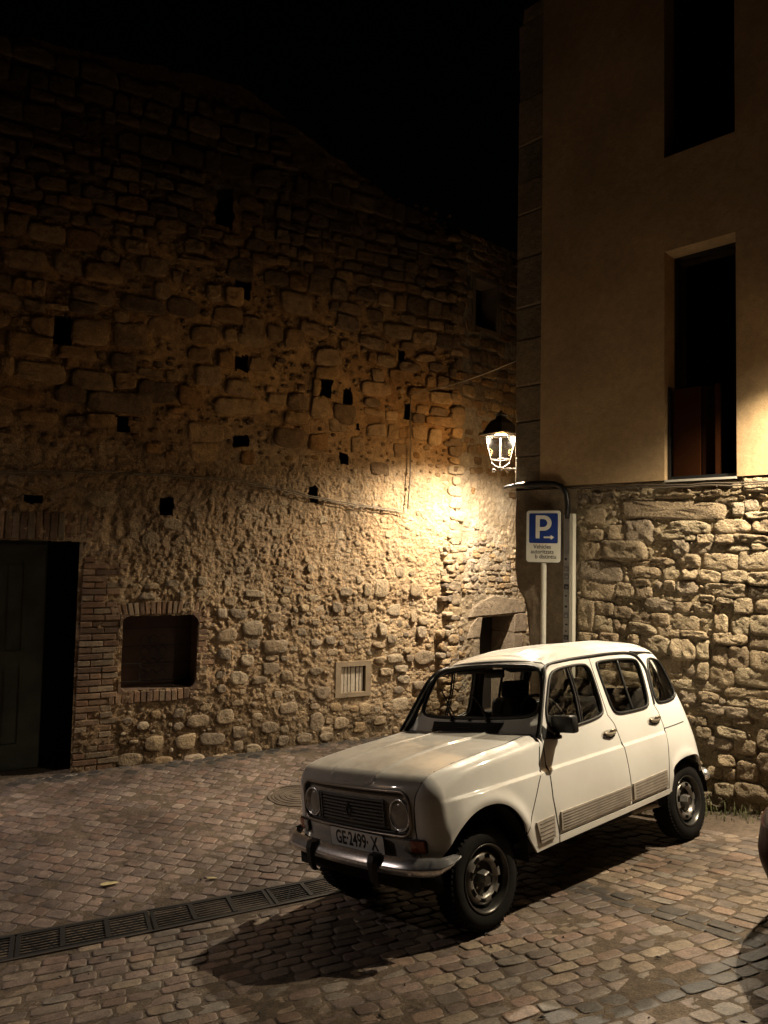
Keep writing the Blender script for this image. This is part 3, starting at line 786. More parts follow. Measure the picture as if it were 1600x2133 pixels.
def block(W, poly, o0, o1, parent, name, tint, mat=None):
    n = len(poly)
    c = np.mean(np.array(poly), 0)
    V = []
    for o, sc in ((o0, 1.0), (o1 - .012, 1.0), (o1, .94)):
        for (s, z) in poly:
            s1 = c[0] + (s - c[0]) * sc; z1 = c[1] + (z - c[1]) * sc
            V.append(W[0] + W[1] * s1 + Z3 * z1 + W[2] * o)
    F = [(i + q * n, (i + 1) % n + q * n, (i + 1) % n + (q + 1) * n, i + (q + 1) * n) for q in (0, 1) for i in range(n)] + [tuple(range(2 * n, 3 * n)), tuple(range(n - 1, -1, -1))]
    return add(name, mesh_from(name, V, F, mat or MAT['quoin'], smooth=False, tint=tint), parent)
doorway = empty('doorway'); doorway.parent = alley
block(WF, [(.27, 1.312), (.9, 1.32), (1.53, 1.335), (1.55, 1.44), (1.36, 1.53), (1.08, 1.55), (.80, 1.60), (.52, 1.52), (.36, 1.44)], -.40, .035, doorway, 'lintel_stone', (.29, .235, .175))
block(WF, [(.24, 1.02), (.50, 1.02), (.55, 1.30), (.45, 1.30), (.30, 1.18)], -.40, .03, doorway, 'jamb_stone', (.31, .25, .185))
block(WF, [(.36, -.4), (.50, -.4), (.50, 1.01), (.38, 1.01)], -.40, .028, doorway, 'jamb_stone', (.30, .245, .18))
block(WF, [(1.27, 1.05), (1.56, 1.05), (1.54, 1.32), (1.27, 1.31)], -.40, .032, doorway, 'jamb_stone', (.27, .215, .165))
block(WF, [(1.27, -.4), (1.48, -.4), (1.46, 1.04), (1.27, 1.04)], -.40, .028, doorway, 'jamb_stone', (.285, .23, .175))
mb = MB(); wbox(mb, WF, .48, 1.29, -.4, 1.32, -.46, -.42); mb.build('door_leaf', simple('dark_door', (.018, .014, .012), rough=.8, var=.2), doorway)
fw = empty('window'); fw.parent = alley
mb = MB(); wbox(mb, WF, .32, .81, 5.39, 6.09, -.30, -.28); mb.build('pane', MAT['void'], fw)
mb = MB()
for (a, b, c, d) in ((.27, .33, 5.34, 6.14), (.80, .86, 5.34, 6.14), (.33, .80, 6.08, 6.14), (.33, .80, 5.34, 5.40)):
    wbox(mb, WF, a, b, c, d, -.28, .02)
mb.build('frame', simple('window_stone', (.10, .075, .05), rough=.9, var=.2), fw)

# ================================================================== the rendered corner building on the right
corner = empty('corner_building', 'cream rendered corner building with tall dark windows above a rubble stone base', 'building')
def h_R(s, z):
    return -.016 + .022 * fbm(s * 3, z * 3, 4, 51) + .022 * fbm(s * 15, z * 15, 3, 52)
def tint_R(S, Z):
    k = smooth01(-.4, .4, fbm(S * 2, Z * 2, 4, 53))[..., None]
    return np.array([.36, .29, .185]) * k + np.array([.27, .21, .13]) * (1 - k)
V, F, T = wall_sheet(WR, np.arange(.76, 5.6, .024), np.arange(-.6, 2.93, .024), h_R, lambda s, z: np.zeros(s.shape, bool), tint_R)
add('wall_core', mesh_from('wall_core', V, F, MAT['core_r'], tint=T), corner)
ltr = [tuple(b) for b in R_ST]
rst = []
zlo = lambda s: float(ground_z(O_R[0] + D_R[0] * s, O_R[1] + D_R[1] * s)) - .06
more = coursed((2.60, 5.6, -.2, 2.85), .10, .24, .12, .45, 22, lambda s, z, w, h: any(abs(s - b[0]) < (w + b[2]) / 2 - .02 and abs(z - b[1]) < (h + b[3]) / 2 - .02 for b in ltr))
low = coursed((.9, 2.7, -.25, 1.15), .09, .19, .10, .34, 23, lambda s, z, w, h: any(abs(s - b[0]) < (w + b[2]) / 2 - .02 and abs(z - b[1]) < (h + b[3]) / 2 - .02 for b in ltr) or s - w / 2 < .8)
rf = fill_stones((.80, 5.5, -.25, 2.87), ltr + more + low, [], [(.08, .15, .5, .9, 1500), (.045, .08, .5, 1.0, 3500), (.025, .045, .6, 1.1, 5000)], 24, gap=.003)
RT = [(.39, .305, .20), (.36, .285, .19), (.325, .25, .165), (.41, .335, .225), (.31, .25, .18)]
for q, b in enumerate(ltr + more + low + rf):
    small = b[2] < .1
    t = r.choice(RT); k = r.uniform(.85, 1.15)
    big = b[2] > .35 and b[3] > .12
    rst.append(dict(s=b[0], z=b[1], w=b[2] * 1.08, h=b[3] * 1.10, proud=(r.uniform(.02, .045) if small else r.uniform(.032, .062)), base=-.026, seed=500 + q, tint=tuple(c * k for c in t), sq=(2.5 if small else (5.5 if big else 3.6)), n=(9 if small else 22), rough=(.3 if small else .17)))
set_stones(corner, WR, rst, MAT['stone_r'], 300)
# plastered pier at the corner: eroded outline below
pier_edge = [(-.45, .24), (.6, .22), (1.0, .21), (1.21, .205), (1.45, .19), (1.62, .165), (1.70, .13), (1.80, .06), (1.92, .02), (2.05, .0), (2.3, .01), (2.6, -.005), (2.93, .0)]
zs = np.arange(-.45, 2.935, .03)
V = []; F = []; T = []
ns = 27
for i, z in enumerate(zs):
    e = float(np.interp(z, [a for a, b in pier_edge], [b for a, b in pier_edge]))
    for k in range(ns):
        s = e + (.80 - e) * k / (ns - 1)
        pat = float(smooth01(.0, .15, fbm(np.array(s * 2.2), np.array(z * 1.3), 3, 61)))
        V.append(O_R + D_R * s + Z3 * z + N_R * (.012 + .012 * float(fbm(np.array(s * 4), np.array(z * 4), 4, 60)) + .008 * pat - (.03 if k == 0 else 0)))
for i in range(len(zs) - 1):
    for k in range(ns - 1):
        a = i * ns + k
        F.append((a, a + 1, a + ns + 1, a + ns))
add('plaster_pier', mesh_from('plaster_pier', V, F, MAT['plaster']), corner)
# masonry behind the pier and the side of the building along the alley
DA = np.array([.62, .785, 0]) / math.hypot(.62, .785)
def alley_side(z0, z1, e0, e1, mat, name, tint=None):
    V = []; F = []
    zs = np.linspace(z0, z1, max(2, int((z1 - z0) / .1)))
    ts = np.linspace(0, 5, 30)
    for z in zs:
        e = float(np.interp(z, [a for a, b in pier_edge], [b for a, b in pier_edge])) if z < 2.93 else 0.0
        for t in ts:
            q = O_R + D_R * e + N_R * -.02 + DA * t + Z3 * z
            q = q + .02 * float(fbm(np.array(t * 2), np.array(z * 2), 3, 63)) * np.array([-.78, .62, 0])
            V.append(q)
    n = len(ts)
    for i in range(len(zs) - 1):
        for k in range(n - 1):
            F.append((i * n + k, i * n + n + k, i * n + n + k + 1, i * n + k + 1))
    return add(name, mesh_from(name, V, F, mat), corner)
alley_side(-.5, 2.93, 0, 0, MAT['plaster'], 'alley_plaster')
alley_side(2.93, 8.6, 0, 0, MAT['plaster'], 'alley_wall')
# quoin blocks up the corner
z = 2.935; k = 0
while z < 8.55:
    h = r.uniform(.36, .62); h = min(h, 8.58 - z)
    if h > .05:
        t = r.choice([(.24, .19, .125), (.27, .21, .135), (.215, .175, .12), (.29, .225, .14)])
        x1 = .345
        cut = .0 if z < 8.0 else .06
        block(WR, [(cut + r.uniform(-.012, .008), z + .004), (x1, z + .004), (x1, z + h - .004), (cut + r.uniform(-.012, .008), z + h - .004)], -.30, .004 + r.uniform(-.006, .008), corner, 'quoin_stone', t)
    z += h; k += 1
# render skin, cut for the windows
R_WINS = [(1.762, 2.432, 2.912, 5.19), (1.762, 2.432, 6.14, 8.0)]
mb = MB()
def skin(a, b, c, d): wbox(mb, WR, a, b, c, d, -.30, .030)
skin(.35, 1.762, 2.935, 8.6); skin(2.432, 5.6, 2.935, 8.6)
skin(1.762, 2.432, 5.19, 6.14); skin(1.762, 2.432, 8.0, 8.6)
mb.build('render_wall', MAT['render'], corner)
mb = MB(); wbox(mb, WR, 1.762, 2.432, 2.86, 2.90, -.30, .004); mb.build('sill_course', MAT['plaster'], corner)
mb = MB(); wbox(mb, WR, .30, 5.6, 8.6, 8.68, -.4, .12); mb.build('eaves', simple('eaves_board', (.12, .09, .07), rough=.8), corner)
mb = MB(); wbox(mb, WR, .2, 5.6, -.6, 8.6, -1.6, -1.5); mb.build('inner_wall', MAT['void'], corner)
def tall_window(z0, z1, balustrade):
    w = empty('window'); w.parent = corner
    fm = simple('dark_window_frame', (.012, .012, .013), rough=.4)
    mb = MB()
    for (a, b, c, d) in ((1.762, 1.80, z0, z1), (2.394, 2.432, z0, z1), (1.80, 2.394, z1 - .04, z1), (1.80, 2.394, z0, z0 + .05)):
        wbox(mb, WR, a, b, c, d, -.26, -.20)
    mb.build('frame', fm, w)
    mb = MB(); wbox(mb, WR, 1.80, 2.394, z0 + .05, z1 - .04, -.236, -.226); mb.build('pane', glass_mat('window_glass', (.55, .55, .55)), w)
    mb = MB(); wbox(mb, WR, 1.5, 2.7, z0 - .1, z1 + .2, -.95, -.93); wbox(mb, WR, 1.70, 1.74, z0, z1, -.95, -.31); wbox(mb, WR, 2.46, 2.5, z0, z1, -.95, -.31); wbox(mb, WR, 1.7, 2.5, z1 + .0, z1 + .05, -.95, -.31); wbox(mb, WR, 1.7, 2.5, z0 - .1, z0, -.95, -.31)
    mb.build('dark_room', MAT['void'], w)
    if balustrade:
        brown = simple('brown_curtain', (.16, .06, .022), rough=.8, var=.15, vscale=3)
        for (a, b, dk) in ((1.80, 2.06, -.085), (2.205, 2.255, -.07)):
            mb = MB(); wbox(mb, WR, a, b, z0 + .06, z0 + .92, dk - .02, dk); mb.build('curtain', brown, w)
        mb = MB(); wbox(mb, WR, 2.06, 2.205, z0 + .06, z0 + .92, -.15, -.13); mb.build('inner_shutter', simple('dark_shutter', (.05, .016, .008), rough=.8), w)
        mb = MB(); wbox(mb, WR, 1.785, 2.41, z0 + .06, z0 + .93, -.055, -.043); mb.build('glass_balustrade', glass_mat('balustrade_glass', (.7, .66, .62)), w)
        mb = MB(); wbox(mb, WR, 1.772, 1.792, z0 + .03, z0 + .94, -.065, -.03); wbox(mb, WR, 2.408, 2.424, z0 + .03, z0 + .94, -.065, -.03); wbox(mb, WR, 1.772, 2.424, z0 + .03, z0 + .06, -.067, -.031); mb.build('balustrade_frame', fm, w)
        mb = MB(); wbox(mb, WR, 1.768, 2.428, z0 + .002, z0 + .022, -.20, .045); mb.build('metal_sill', simple('pale_metal_sill', (.55, .52, .46), rough=.4, metal=.3), w)
    return w
tall_window(2.912, 5.19, True)
tall_window(6.14, 8.0, False)
# ================================================================== street lanterns
def lantern(label, pos, yaw, lamp, glow, arm_to):
    """four-sided wall lantern; origin at the underside of its roof"""
    L = empty('wall_lantern', label, 'street lamp', loc=tuple(pos), rot=(0, 0, yaw), group='wall lanterns of the street')
    iron = MAT['iron']
    L.scale = (.90, .90, .90)
    def sq(h, z):
        return [(h, h, z), (-h, h, z), (-h, -h, z), (h, -h, z)]
    prof = [(.205, -.012), (.205, .008), (.175, .022), (.150, .075), (.125, .135), (.085, .190), (.050, .215), (.045, .250), (.062, .265), (.040, .285), (.018, .300)]
    V = []; F = []
    for h, z in prof:
        V += sq(h, z)
    for i in range(len(prof) - 1):
        for k in range(4):
            F.append((i * 4 + k, i * 4 + (k + 1) % 4, i * 4 + 4 + (k + 1) % 4, i * 4 + 4 + k))
    b = (len(prof) - 1) * 4
    F.append((b, b + 1, b + 2, b + 3))
    V += sq(.135, -.010); c = len(V) - 4
    for k in range(4):
        F.append((k, c + k, c + (k + 1) % 4, (k + 1) % 4))
    V += sq(.12, .07); d = len(V) - 4
    for k in range(4):
        F.append((c + k, d + k, d + (k + 1) % 4, c + (k + 1) % 4))
    F.append((d + 3, d + 2, d + 1, d))
    add('roof', mesh_from('roof', V, F, iron, smooth=False), L)
    mb = MB(); mb.lathe([(.0, .33), (.018, .322), (.022, .31), (.012, .298), (.020, .29)], 12); mb.build('finial', iron, L, smooth=True)
    ht, hb, zb = .148, .092, -.345
    for sx, sy in ((1, 1), (-1, 1), (-1, -1), (1, -1)):
        mb = MB(); mb.tube([(sx * ht, sy * ht, -.01), (sx * hb, sy * hb, zb)], .0055, 6); mb.build('corner_bar', MAT['lantern_bar'], L)
    mb = MB()
    for h, z, rr, nm in ((ht, -.016, .009, 'top_frame'), (hb, zb, .009, 'bottom_frame')):
        mb = MB(); mb.tube(sq(h, z), rr, 6, closed=True); mb.build(nm, MAT['lantern_bar'], L)
    for k in range(4):
        a, b2 = sq(ht - .004, -.02)[k], sq(ht - .004, -.02)[(k + 1) % 4]
        c2, d2 = sq(hb - .004, zb)[(k + 1) % 4], sq(hb - .004, zb)[k]
        nrm = (Vector(b2) - Vector(a)).cross(Vector(d2) - Vector(a)).normalized() * .003
        V = [Vector(p) for p in (a, b2, c2, d2)] + [Vector(p) - nrm for p in (a, b2, c2, d2)]
        add('pane', mesh_from('pane', V, [(0, 1, 2, 3), (7, 6, 5, 4), (0, 4, 5, 1), (1, 5, 6, 2), (2, 6, 7, 3), (3, 7, 4, 0)], MAT['lampglass'], smooth=False), L)
    # cup and scrolls below the glass
    for k in range(4):
        sx, sy = ((1, 1), (-1, 1), (-1, -1), (1, -1))[k]
        mb = MB(); mb.tube([(sx * hb * .95, sy * hb * .95, zb - .01), (sx * .085, sy * .085, zb - .045), (sx * .05, sy * .05, zb - .085), (sx * .018, sy * .018, zb - .11)], .008, 6)
        mb.build('cup_rib', MAT['lantern_bar'], L)
    mb = MB(); mb.lathe([(.0, zb - .095), (.03, zb - .10), (.034, zb - .112), (.02, zb - .125), (.028, zb - .14), (.012, zb - .155), (.0, zb - .16)], 14); mb.build('knob', MAT['lantern_bar'], L, smooth=True)
    # bracket arm to the wall (arm_to: wall point in lantern axes)
    A = Vector(arm_to)
    mb = MB()
    mb.tube([(0, 0, zb - .12), tuple(A * .5 + Vector((0, 0, zb - .12)) * .5 + Vector((0, 0, (zb - .12) * .5))), (A.x, A.y, zb - .12)], .013, 8)
    u = A.normalized()
    for s0, rr in ((.10, .028), (.22, .035), (-.09, .026)):
        mb.tube([tuple(u * (s0 + rr * math.cos(t) * (1 - t / 12)) + Vector((0, 0, zb - .155 + rr * math.sin(t) * (1 - t / 12)))) for t in np.linspace(0, 5.6, 16)], .006, 6)
    mb.tube([(A.x, A.y, zb - .12), (A.x * .7, A.y * .7, zb - .26), (A.x, A.y, zb - .38)], .011, 8)
    mb.build('bracket', MAT['lantern_bar'], L)
    mb = MB(); mb.box((A.x, A.y, zb - .24), (.03 + .03 * abs(u.x), .03 + .03 * abs(u.y), .34)); mb.build('wall_plate', iron, L)
    mb = MB(); mb.lathe([(.0, .006), (.108, .006), (.112, .012), (.112, .030)], 20); mb.build('led_plate', MAT['led'], L)
    mb = MB(); mb.lathe([(.0, -.33), (.011, -.33), (.011, -.05), (.0, -.05)], 12); mb.build('lamp_tube', MAT['tube'], L)
    ld = bpy.data.lights.new('lamp_light', 'SPOT'); ld.energy = lamp['power']; ld.color = lamp['color']; ld.spot_size = lamp['size']; ld.spot_blend = lamp['blend']; ld.shadow_soft_size = .035
    lo = bpy.data.objects.new('lamp_light', ld); COL.objects.link(lo); lo.parent = L; lo.location = (0, 0, -.006)
    gd = bpy.data.lights.new('lamp_glow', 'POINT'); gd.energy = glow; gd.color = tuple(c * k for c, k in zip(lamp['color'], (1, .62, .24))); gd.shadow_soft_size = .06
    go = bpy.data.objects.new('lamp_glow', gd); COL.objects.link(go); go.parent = L; go.location = (0, 0, -.18)
    return L
MAT['lantern_bar'] = simple('lantern_paint', (.035, .032, .028), rough=.5, metal=.2)
MAT['led'] = simple('led_plate', (.9, .9, .85), emit=(1, .88, .66), estr=90)
MAT['tube'] = simple('lamp_tube', (.9, .9, .85), emit=(1, .90, .72), estr=7)
lantern('black four sided wall lantern lit above the narrow alley, left of the parking sign', (1.405, 8.85, 3.645), math.radians(38), LAMP_A, GLOW_A, (.36, -.28, 0))
Bp = O_R + D_R * 3.45 + N_R * .60
lantern('lit wall lantern on the rendered facade past the tall windows', (Bp[0], Bp[1], 4.08), math.radians(-45), LAMP_B, GLOW_B, (0, .58, 0))
Cp = O_L - D_L * 4.0 + N_L * .24
lantern('lit wall lantern on the old stone house beyond the big doorway', (Cp[0], Cp[1], 4.3), math.radians(28), LAMP_C, GLOW_C, (0, .24, 0))

# ================================================================== parking sign
def text_mesh(txt, size, M, mat, name, parent, depth=.0012, offset=0.0, sx=1.0, align='CENTER', spacing=1.0):
    cu = bpy.data.curves.new('text', 'FONT'); cu.body = txt; cu.size = size; cu.extrude = depth / 2; cu.offset = offset
    cu.align_x = align; cu.align_y = 'CENTER'; cu.space_character = spacing; cu.resolution_u = 4
    o = bpy.data.objects.new('text', cu); COL.objects.link(o)
    bpy.context.view_layer.update()
    dg = bpy.context.evaluated_depsgraph_get()
    me = bpy.data.meshes.new_from_object(o.evaluated_get(dg))
    bpy.data.objects.remove(o); bpy.data.curves.remove(cu)
    me.materials.clear(); me.materials.append(mat); me.name = name
    me.transform(Matrix.Diagonal((sx, 1, 1, 1)))
    me.transform(M)
    return add(name, me, parent)
def rrect(w, h, r, n=6, cx=0, cy=0):
    out = []
    for sx, sy, a0 in ((1, 1, 0), (-1, 1, 90), (-1, -1, 180), (1, -1, 270)):
        for k in range(n):
            a = math.radians(a0 + 90 * k / (n - 1))
            out.append((cx + sx * (w / 2 - r) + r * math.cos(a), cy + sy * (h / 2 - r) + r * math.sin(a)))
    return out
SY = 7.86
SX = (1133 - 800) / 1524 * SY
sign_base = (SX - .0, SY, float(ground_z(SX, SY)))
sign = empty('parking_sign', 'blue and white parking sign with arrow on pale pole beside the plastered pier', 'sign', loc=sign_base, rot=(0, 0, math.radians(-24)))
pole_m = simple('pale_pole_paint', (.52, .50, .43), rough=.45, var=.1, bump=.001)
zsign = 2.2 + SY * ((1066.5 - 1107) / 1524 + .0531) - sign_base[2] - .02
mb = MB(); mb.tube([(0, .03, -.05), (0, .03, zsign + .22)], .030, 16); mb.build('pole', pole_m, sign, auto=40)
mb = MB(); mb.lathe([(.085, .0), (.085, .012), (.036, .02), (.034, .05)], 18); mb.build('base_plate', pole_m, sign, auto=40)
MS = Matrix.Translation((0, 0, zsign)) @ Matrix.Rotation(math.radians(90), 4, 'X')    # local xy -> sign face, z -> towards viewer (-y)
sw, sh_ = .380, .566
white = simple('sign_white', (.62, .60, .52), rough=.45); blue = simple('sign_blue', (.012, .035, .19), rough=.4); blackp = simple('sign_black', (.015, .015, .018), rough=.5)
mb = MB(); mb.prism(rrect(sw, sh_, .035), .022, MS @ Matrix.Translation((0, 0, -.022))); mb.build('panel', simple('sign_edge', (.05, .055, .06), rough=.4, metal=.4), sign)
mb = MB(); mb.prism(rrect(sw - .012, sh_ - .012, .031), .002, MS); mb.build('face', white, sign)
mb = MB(); mb.prism(rrect(.308, .322, .016, cy=.088), .0015, MS @ Matrix.Translation((0, 0, .002))); mb.build('blue_field', blue, sign)
# letter P and arrow
pts_o = [(-.068, -.118), (-.025, -.118), (-.025, -.035), (.02, -.035)] + [(.02 + .082 * math.sin(a), .047 - .082 * math.cos(a)) for a in np.linspace(.15, math.pi - .15, 12)] + [(.02, .129), (-.068, .129)]
pts_i = [(-.025, .004), (.014, .004)] + [(.014 + .043 * math.sin(a), .047 - .043 * math.cos(a)) for a in np.linspace(.2, math.pi - .2, 8)] + [(.014, .090), (-.025, .090)]
def flat_with_hole(outer, inner, off, M):
    vs = [Vector(p) for p in outer + inner]; n, m_ = len(outer), len(inner)
    ed = [(i, (i + 1) % n) for i in range(n)] + [(n + i, n + (i + 1) % m_) for i in range(m_)]
    res = delaunay_2d_cdt(vs, ed, [], 0, 1e-6)
    V2, F2 = res[0], res[2]
    out = []
    O, I = np.array(outer), np.array(inner)
    for f in F2:
        c = sum((V2[i] for i in f), Vector((0, 0))) / len(f)
        if in_poly(c.x, c.y, O) and not in_poly(c.x, c.y, I): out.append(tuple(f))
    nV = len(V2)
    V = [M @ Vector((v.x, v.y, off)) for v in V2] + [M @ Vector((v.x, v.y, off - .0014)) for v in V2]
    F = out + [tuple(i + nV for i in f[::-1]) for f in out]
    return V, F
V, F = flat_with_hole(pts_o, pts_i, .0055, MS @ Matrix.Translation((-.015, .096, 0)))
add('letter', mesh_from('letter', V, F, white, smooth=False), sign)
mb = MB(); mb.prism([(-.008, -.009), (.066, -.009), (.066, -.024), (.105, 0), (.066, .024), (.066, .009), (-.008, .009)], .0016, MS @ Matrix.Translation((.012, -.022 + .012, .0042)))
mb.build('arrow', white, sign)
for txt, dx, dy in (('Vehicles', -.012, -.112), ('autoritzats', -.012, -.165), ('b distintiu', .025, -.218)):
    text_mesh(txt, .062, MS @ Matrix.Translation((dx, dy, .0032)), blackp, 'lettering', sign, offset=.0006, sx=.92)

# ================================================================== cable cover on the pier's edge
cond = empty('cable_conduit', 'galvanised cable cover with stickers and black pipe bending over the parking sign', 'conduit')
cb = float(ground_z(O_R[0] + .745 * D_R[0], O_R[1] + .745 * D_R[1]))
mb = MB(); wbox(mb, WR, .690, .762, cb - .05, 2.62, .03, .085); mb.build('steel_cover', MAT['galv'], cond)
mb = MB(); wbox(mb, WR, .768, .806, cb - .05, 2.63, .035, .098); mb.build('plastic_duct', simple('pale_duct', (.50, .48, .40), rough=.5, bump=.001), cond)
blk = simple('black_pipe', (.012, .012, .012), rough=.4)
pts = [wall_pt(WR, .73, 2.58, .075), wall_pt(WR, .73, 2.72, .08), wall_pt(WR, .715, 2.84, .085), wall_pt(WR, .66, 2.925, .09), wall_pt(WR, .58, 2.955, .095), wall_pt(WR, .42, 2.965, .10), wall_pt(WR, .25, 2.965, .11), wall_pt(WR, .10, 2.96, .12)]
mb = MB(); mb.tube([tuple(p) for p in pts], [.030] * 5 + [.036, .036, .026], 12); mb.build('pipe', blk, cond, smooth=True)
mb = MB(); mb.tube([tuple(wall_pt(WR, .10, 2.96, .12)), tuple(wall_pt(WR, .02, 2.955, .13)), tuple(wall_pt(WR, -.05, 2.945, .14))], [.026, .016, .012], 10)
mb.tube([tuple(wall_pt(WR, .02, 2.955, .135)), tuple(wall_pt(WR, -.06, 2.925, .14))], .008, 8)
mb.build('pipe_end', simple('grey_sleeve', (.20, .21, .22), rough=.35), cond, smooth=True)
mb = MB(); mb.tube([tuple(wall_pt(WR, .40, 2.94, .095)), tuple(wall_pt(WR, .28, 2.925, .10)), tuple(wall_pt(WR, .18, 2.94, .11))], .014, 8); mb.build('loose_cable', blk, cond, smooth=True)
stk = [simple('sticker_pale', (.42, .41, .38), rough=.5), simple('sticker_grey', (.22, .22, .22), rough=.5), simple('sticker_dark', (.06, .06, .065), rough=.5)]
for z, h, c in ((2.16, .075, 0), (2.05, .05, 1), (1.97, .06, 1), (1.86, .055, 2), (1.77, .05, 0), (1.66, .07, 0), (1.56, .06, 1), (1.47, .05, 0), (1.40, .04, 0), (1.33, .05, 2), (1.24, .05, 0), (1.1, .06, 1)):
    mb = MB(); wbox(mb, WR, .696, .754, z - h / 2, z + h / 2, .0853, .0862); s_ = mb.build('sticker', stk[c], cond)
    mb = MB(); a = r.uniform(.702, .715); wbox(mb, WR, a, a + r.uniform(.02, .034), z - h * .3, z + h * .05, .0864, .087); mb.build('sticker_print', stk[(c + 2) % 3], cond)

# ================================================================== cables on the walls
def cable(label, W, pts, rad, mat, name='wall_cable', off=.05, sag=.0):
    P = []
    for (a, b) in zip(pts[:-1], pts[1:]):
        n = max(2, int(math.hypot(b[0] - a[0], b[1] - a[1]) / .12))
        for k in range(n):
            t = k / n
            P.append((a[0] + (b[0] - a[0]) * t, a[1] + (b[1] - a[1]) * t + sag * math.sin(t * math.pi) + .005 * math.sin(k * 2.3)))
    P.append(pts[-1])
    root = empty(name, label, 'cable')
    for q, (do, dz) in enumerate(((0, 0), (.012, -.022))):
        mb = MB()
        mb.tube([tuple(W[0] + W[1] * s + Z3 * (z + dz + .004 * math.sin(s * 9 + q)) + W[2] * (off + do)) for s, z in P], rad, 6)
        mb.build('wire', mat, root, smooth=True)
    for k in range(2, len(P), 6):
        mb = MB(); c = W[0] + W[1] * P[k][0] + Z3 * (P[k][1] - .011) + W[2] * (off - .01)
        mb.box(tuple(c), (.018, .018, .04)); mb.build('clip', mat, root)
    return root
cm = simple('cable_grey', (.16, .13, .09), rough=.6)
cable('twin cable sagging across the old stone house from left to right', WL, [(-1.3, 2.86), (-.79, 2.92), (.12, 2.99), (.98, 3.005), (1.70, 2.99), (2.29, 2.90), (2.93, 2.80), (3.86, 2.725)], .007, cm)
cable('thin twin cable running straight up the old stone house wall', WL, [(3.93, 2.76), (3.96, 3.2), (3.95, 3.77), (3.94, 4.27)], .006, cm, off=.055)
mb = MB()
p0 = wall_pt(WL, 3.94, 4.27, .055); p1 = wall_pt(WR, -.02, 4.42, -.02)
pts = [tuple(p0 * (1 - t) + p1 * t - Z3 * .05 * math.sin(math.pi * t)) for t in np.linspace(0, 1, 12)]
mb.tube(pts, .006, 6)
o = mb.build('overhead_cable', simple('cable_light', (.30, .26, .20), rough=.5), smooth=True); o['label'] = 'single overhead cable crossing the alley above the lit lantern'; o['category'] = 'cable'
cable('cable pair along the joint between render and rubble stone', WR, [(.40, 2.925), (1.1, 2.905), (1.76, 2.885), (2.5, 2.875), (5.3, 2.87)], .007, simple('cable_dark', (.10, .08, .06), rough=.5), off=.045)

# ================================================================== paving setts
D1 = np.array([1.98 - 1.214, 3.801 - 5.056]); D1 /= np.linalg.norm(D1)
D2 = np.array([1.806 - .797, 3.692 - 3.303]); D2 /= np.linalg.norm(D2)
P1 = np.array([1.214, 5.056]); P2 = np.array([.797, 3.303])
N1 = np.array([-D1[1], D1[0]])            # towards the right wall
N2 = np.array([D2[1], -D2[0]])            # towards the camera
SETT_T = [(0.192, 0.151, 0.116), (0.164, 0.131, 0.105), (0.222, 0.170, 0.124), (0.140, 0.113, 0.094), (0.209, 0.147, 0.109), (0.176, 0.151, 0.126), (0.246, 0.196, 0.145)]
PINK_T = [(0.176, 0.128, 0.105), (0.155, 0.117, 0.098), (0.192, 0.143, 0.120), (0.135, 0.105, 0.091), (0.181, 0.124, 0.098), (0.205, 0.162, 0.134)]
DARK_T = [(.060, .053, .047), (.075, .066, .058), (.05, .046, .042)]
def dist_ch(x, y): return (x - CH_A[0]) * CH_N[0] + (y - CH_A[1]) * CH_N[1]
def along_ch(x, y): return (x - CH_A[0]) * CH_D[0] + (y - CH_A[1]) * CH_D[1]
CH_HALF = .165
def zone(x, y):
    if dist_ch(x, y) > CH_HALF + .02: return 3
    if dist_ch(x, y) > -CH_HALF - .02: return 0 if along_ch(x, y) < 3.1 else 2
    a1 = (x - P1[0]) * N1[0] + (y - P1[1]) * N1[1]
    a2 = (x - P2[0]) * N2[0] + (y - P2[1]) * N2[1]
    if a1 > .0: return 1
    return 2
setts = []
def lay(zone_id, org, e, f, u0, u1, v0, v1, rowh, llo, lhi, tints, dark=None, seed=0):
    rr = random.Random(seed)
    v = v0; row = 0
    while v < v1:
        h = rowh * rr.uniform(.9, 1.1)
        u = u0 + rr.uniform(-.12, 0)
        while u < u1:
            l = rr.uniform(llo, lhi)
            c = org + e * (u + l / 2) + f * (v + h / 2) + f * .018 * math.sin(u * 1.3 + 1)
            x, y = float(c[0]), float(c[1])
            if zone(x, y) == zone_id:
                t = rr.choice(tints); k = rr.uniform(.8, 1.18)
                dk = dark(x, y, v + h / 2, rr) if dark else False
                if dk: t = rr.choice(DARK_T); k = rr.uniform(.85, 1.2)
                setts.append([x, y, math.atan2(e[1], e[0]) + rr.uniform(-.05, .05), l - rr.uniform(.003, .012), h - rr.uniform(.003, .011), tuple(q * k for q in t), rr.random(), rr.uniform(-.0034, .0034) - (.006 if rr.random() < .05 else 0)])
            u += l
        v += h; row += 1
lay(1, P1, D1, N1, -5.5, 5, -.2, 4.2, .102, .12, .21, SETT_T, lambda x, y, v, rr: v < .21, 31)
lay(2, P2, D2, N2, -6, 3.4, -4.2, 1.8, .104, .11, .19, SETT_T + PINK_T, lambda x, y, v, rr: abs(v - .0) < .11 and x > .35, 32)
e3 = np.array([math.cos(math.radians(-14)), math.sin(math.radians(-14))]); f3 = np.array([-e3[1], e3[0]])
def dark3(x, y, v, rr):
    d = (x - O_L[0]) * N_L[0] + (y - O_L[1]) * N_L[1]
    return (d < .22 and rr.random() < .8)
lay(3, CH_A, e3, f3, -4, 7.5, -3.5, 7.5, .112, .10, .165, PINK_T, dark3, 33)
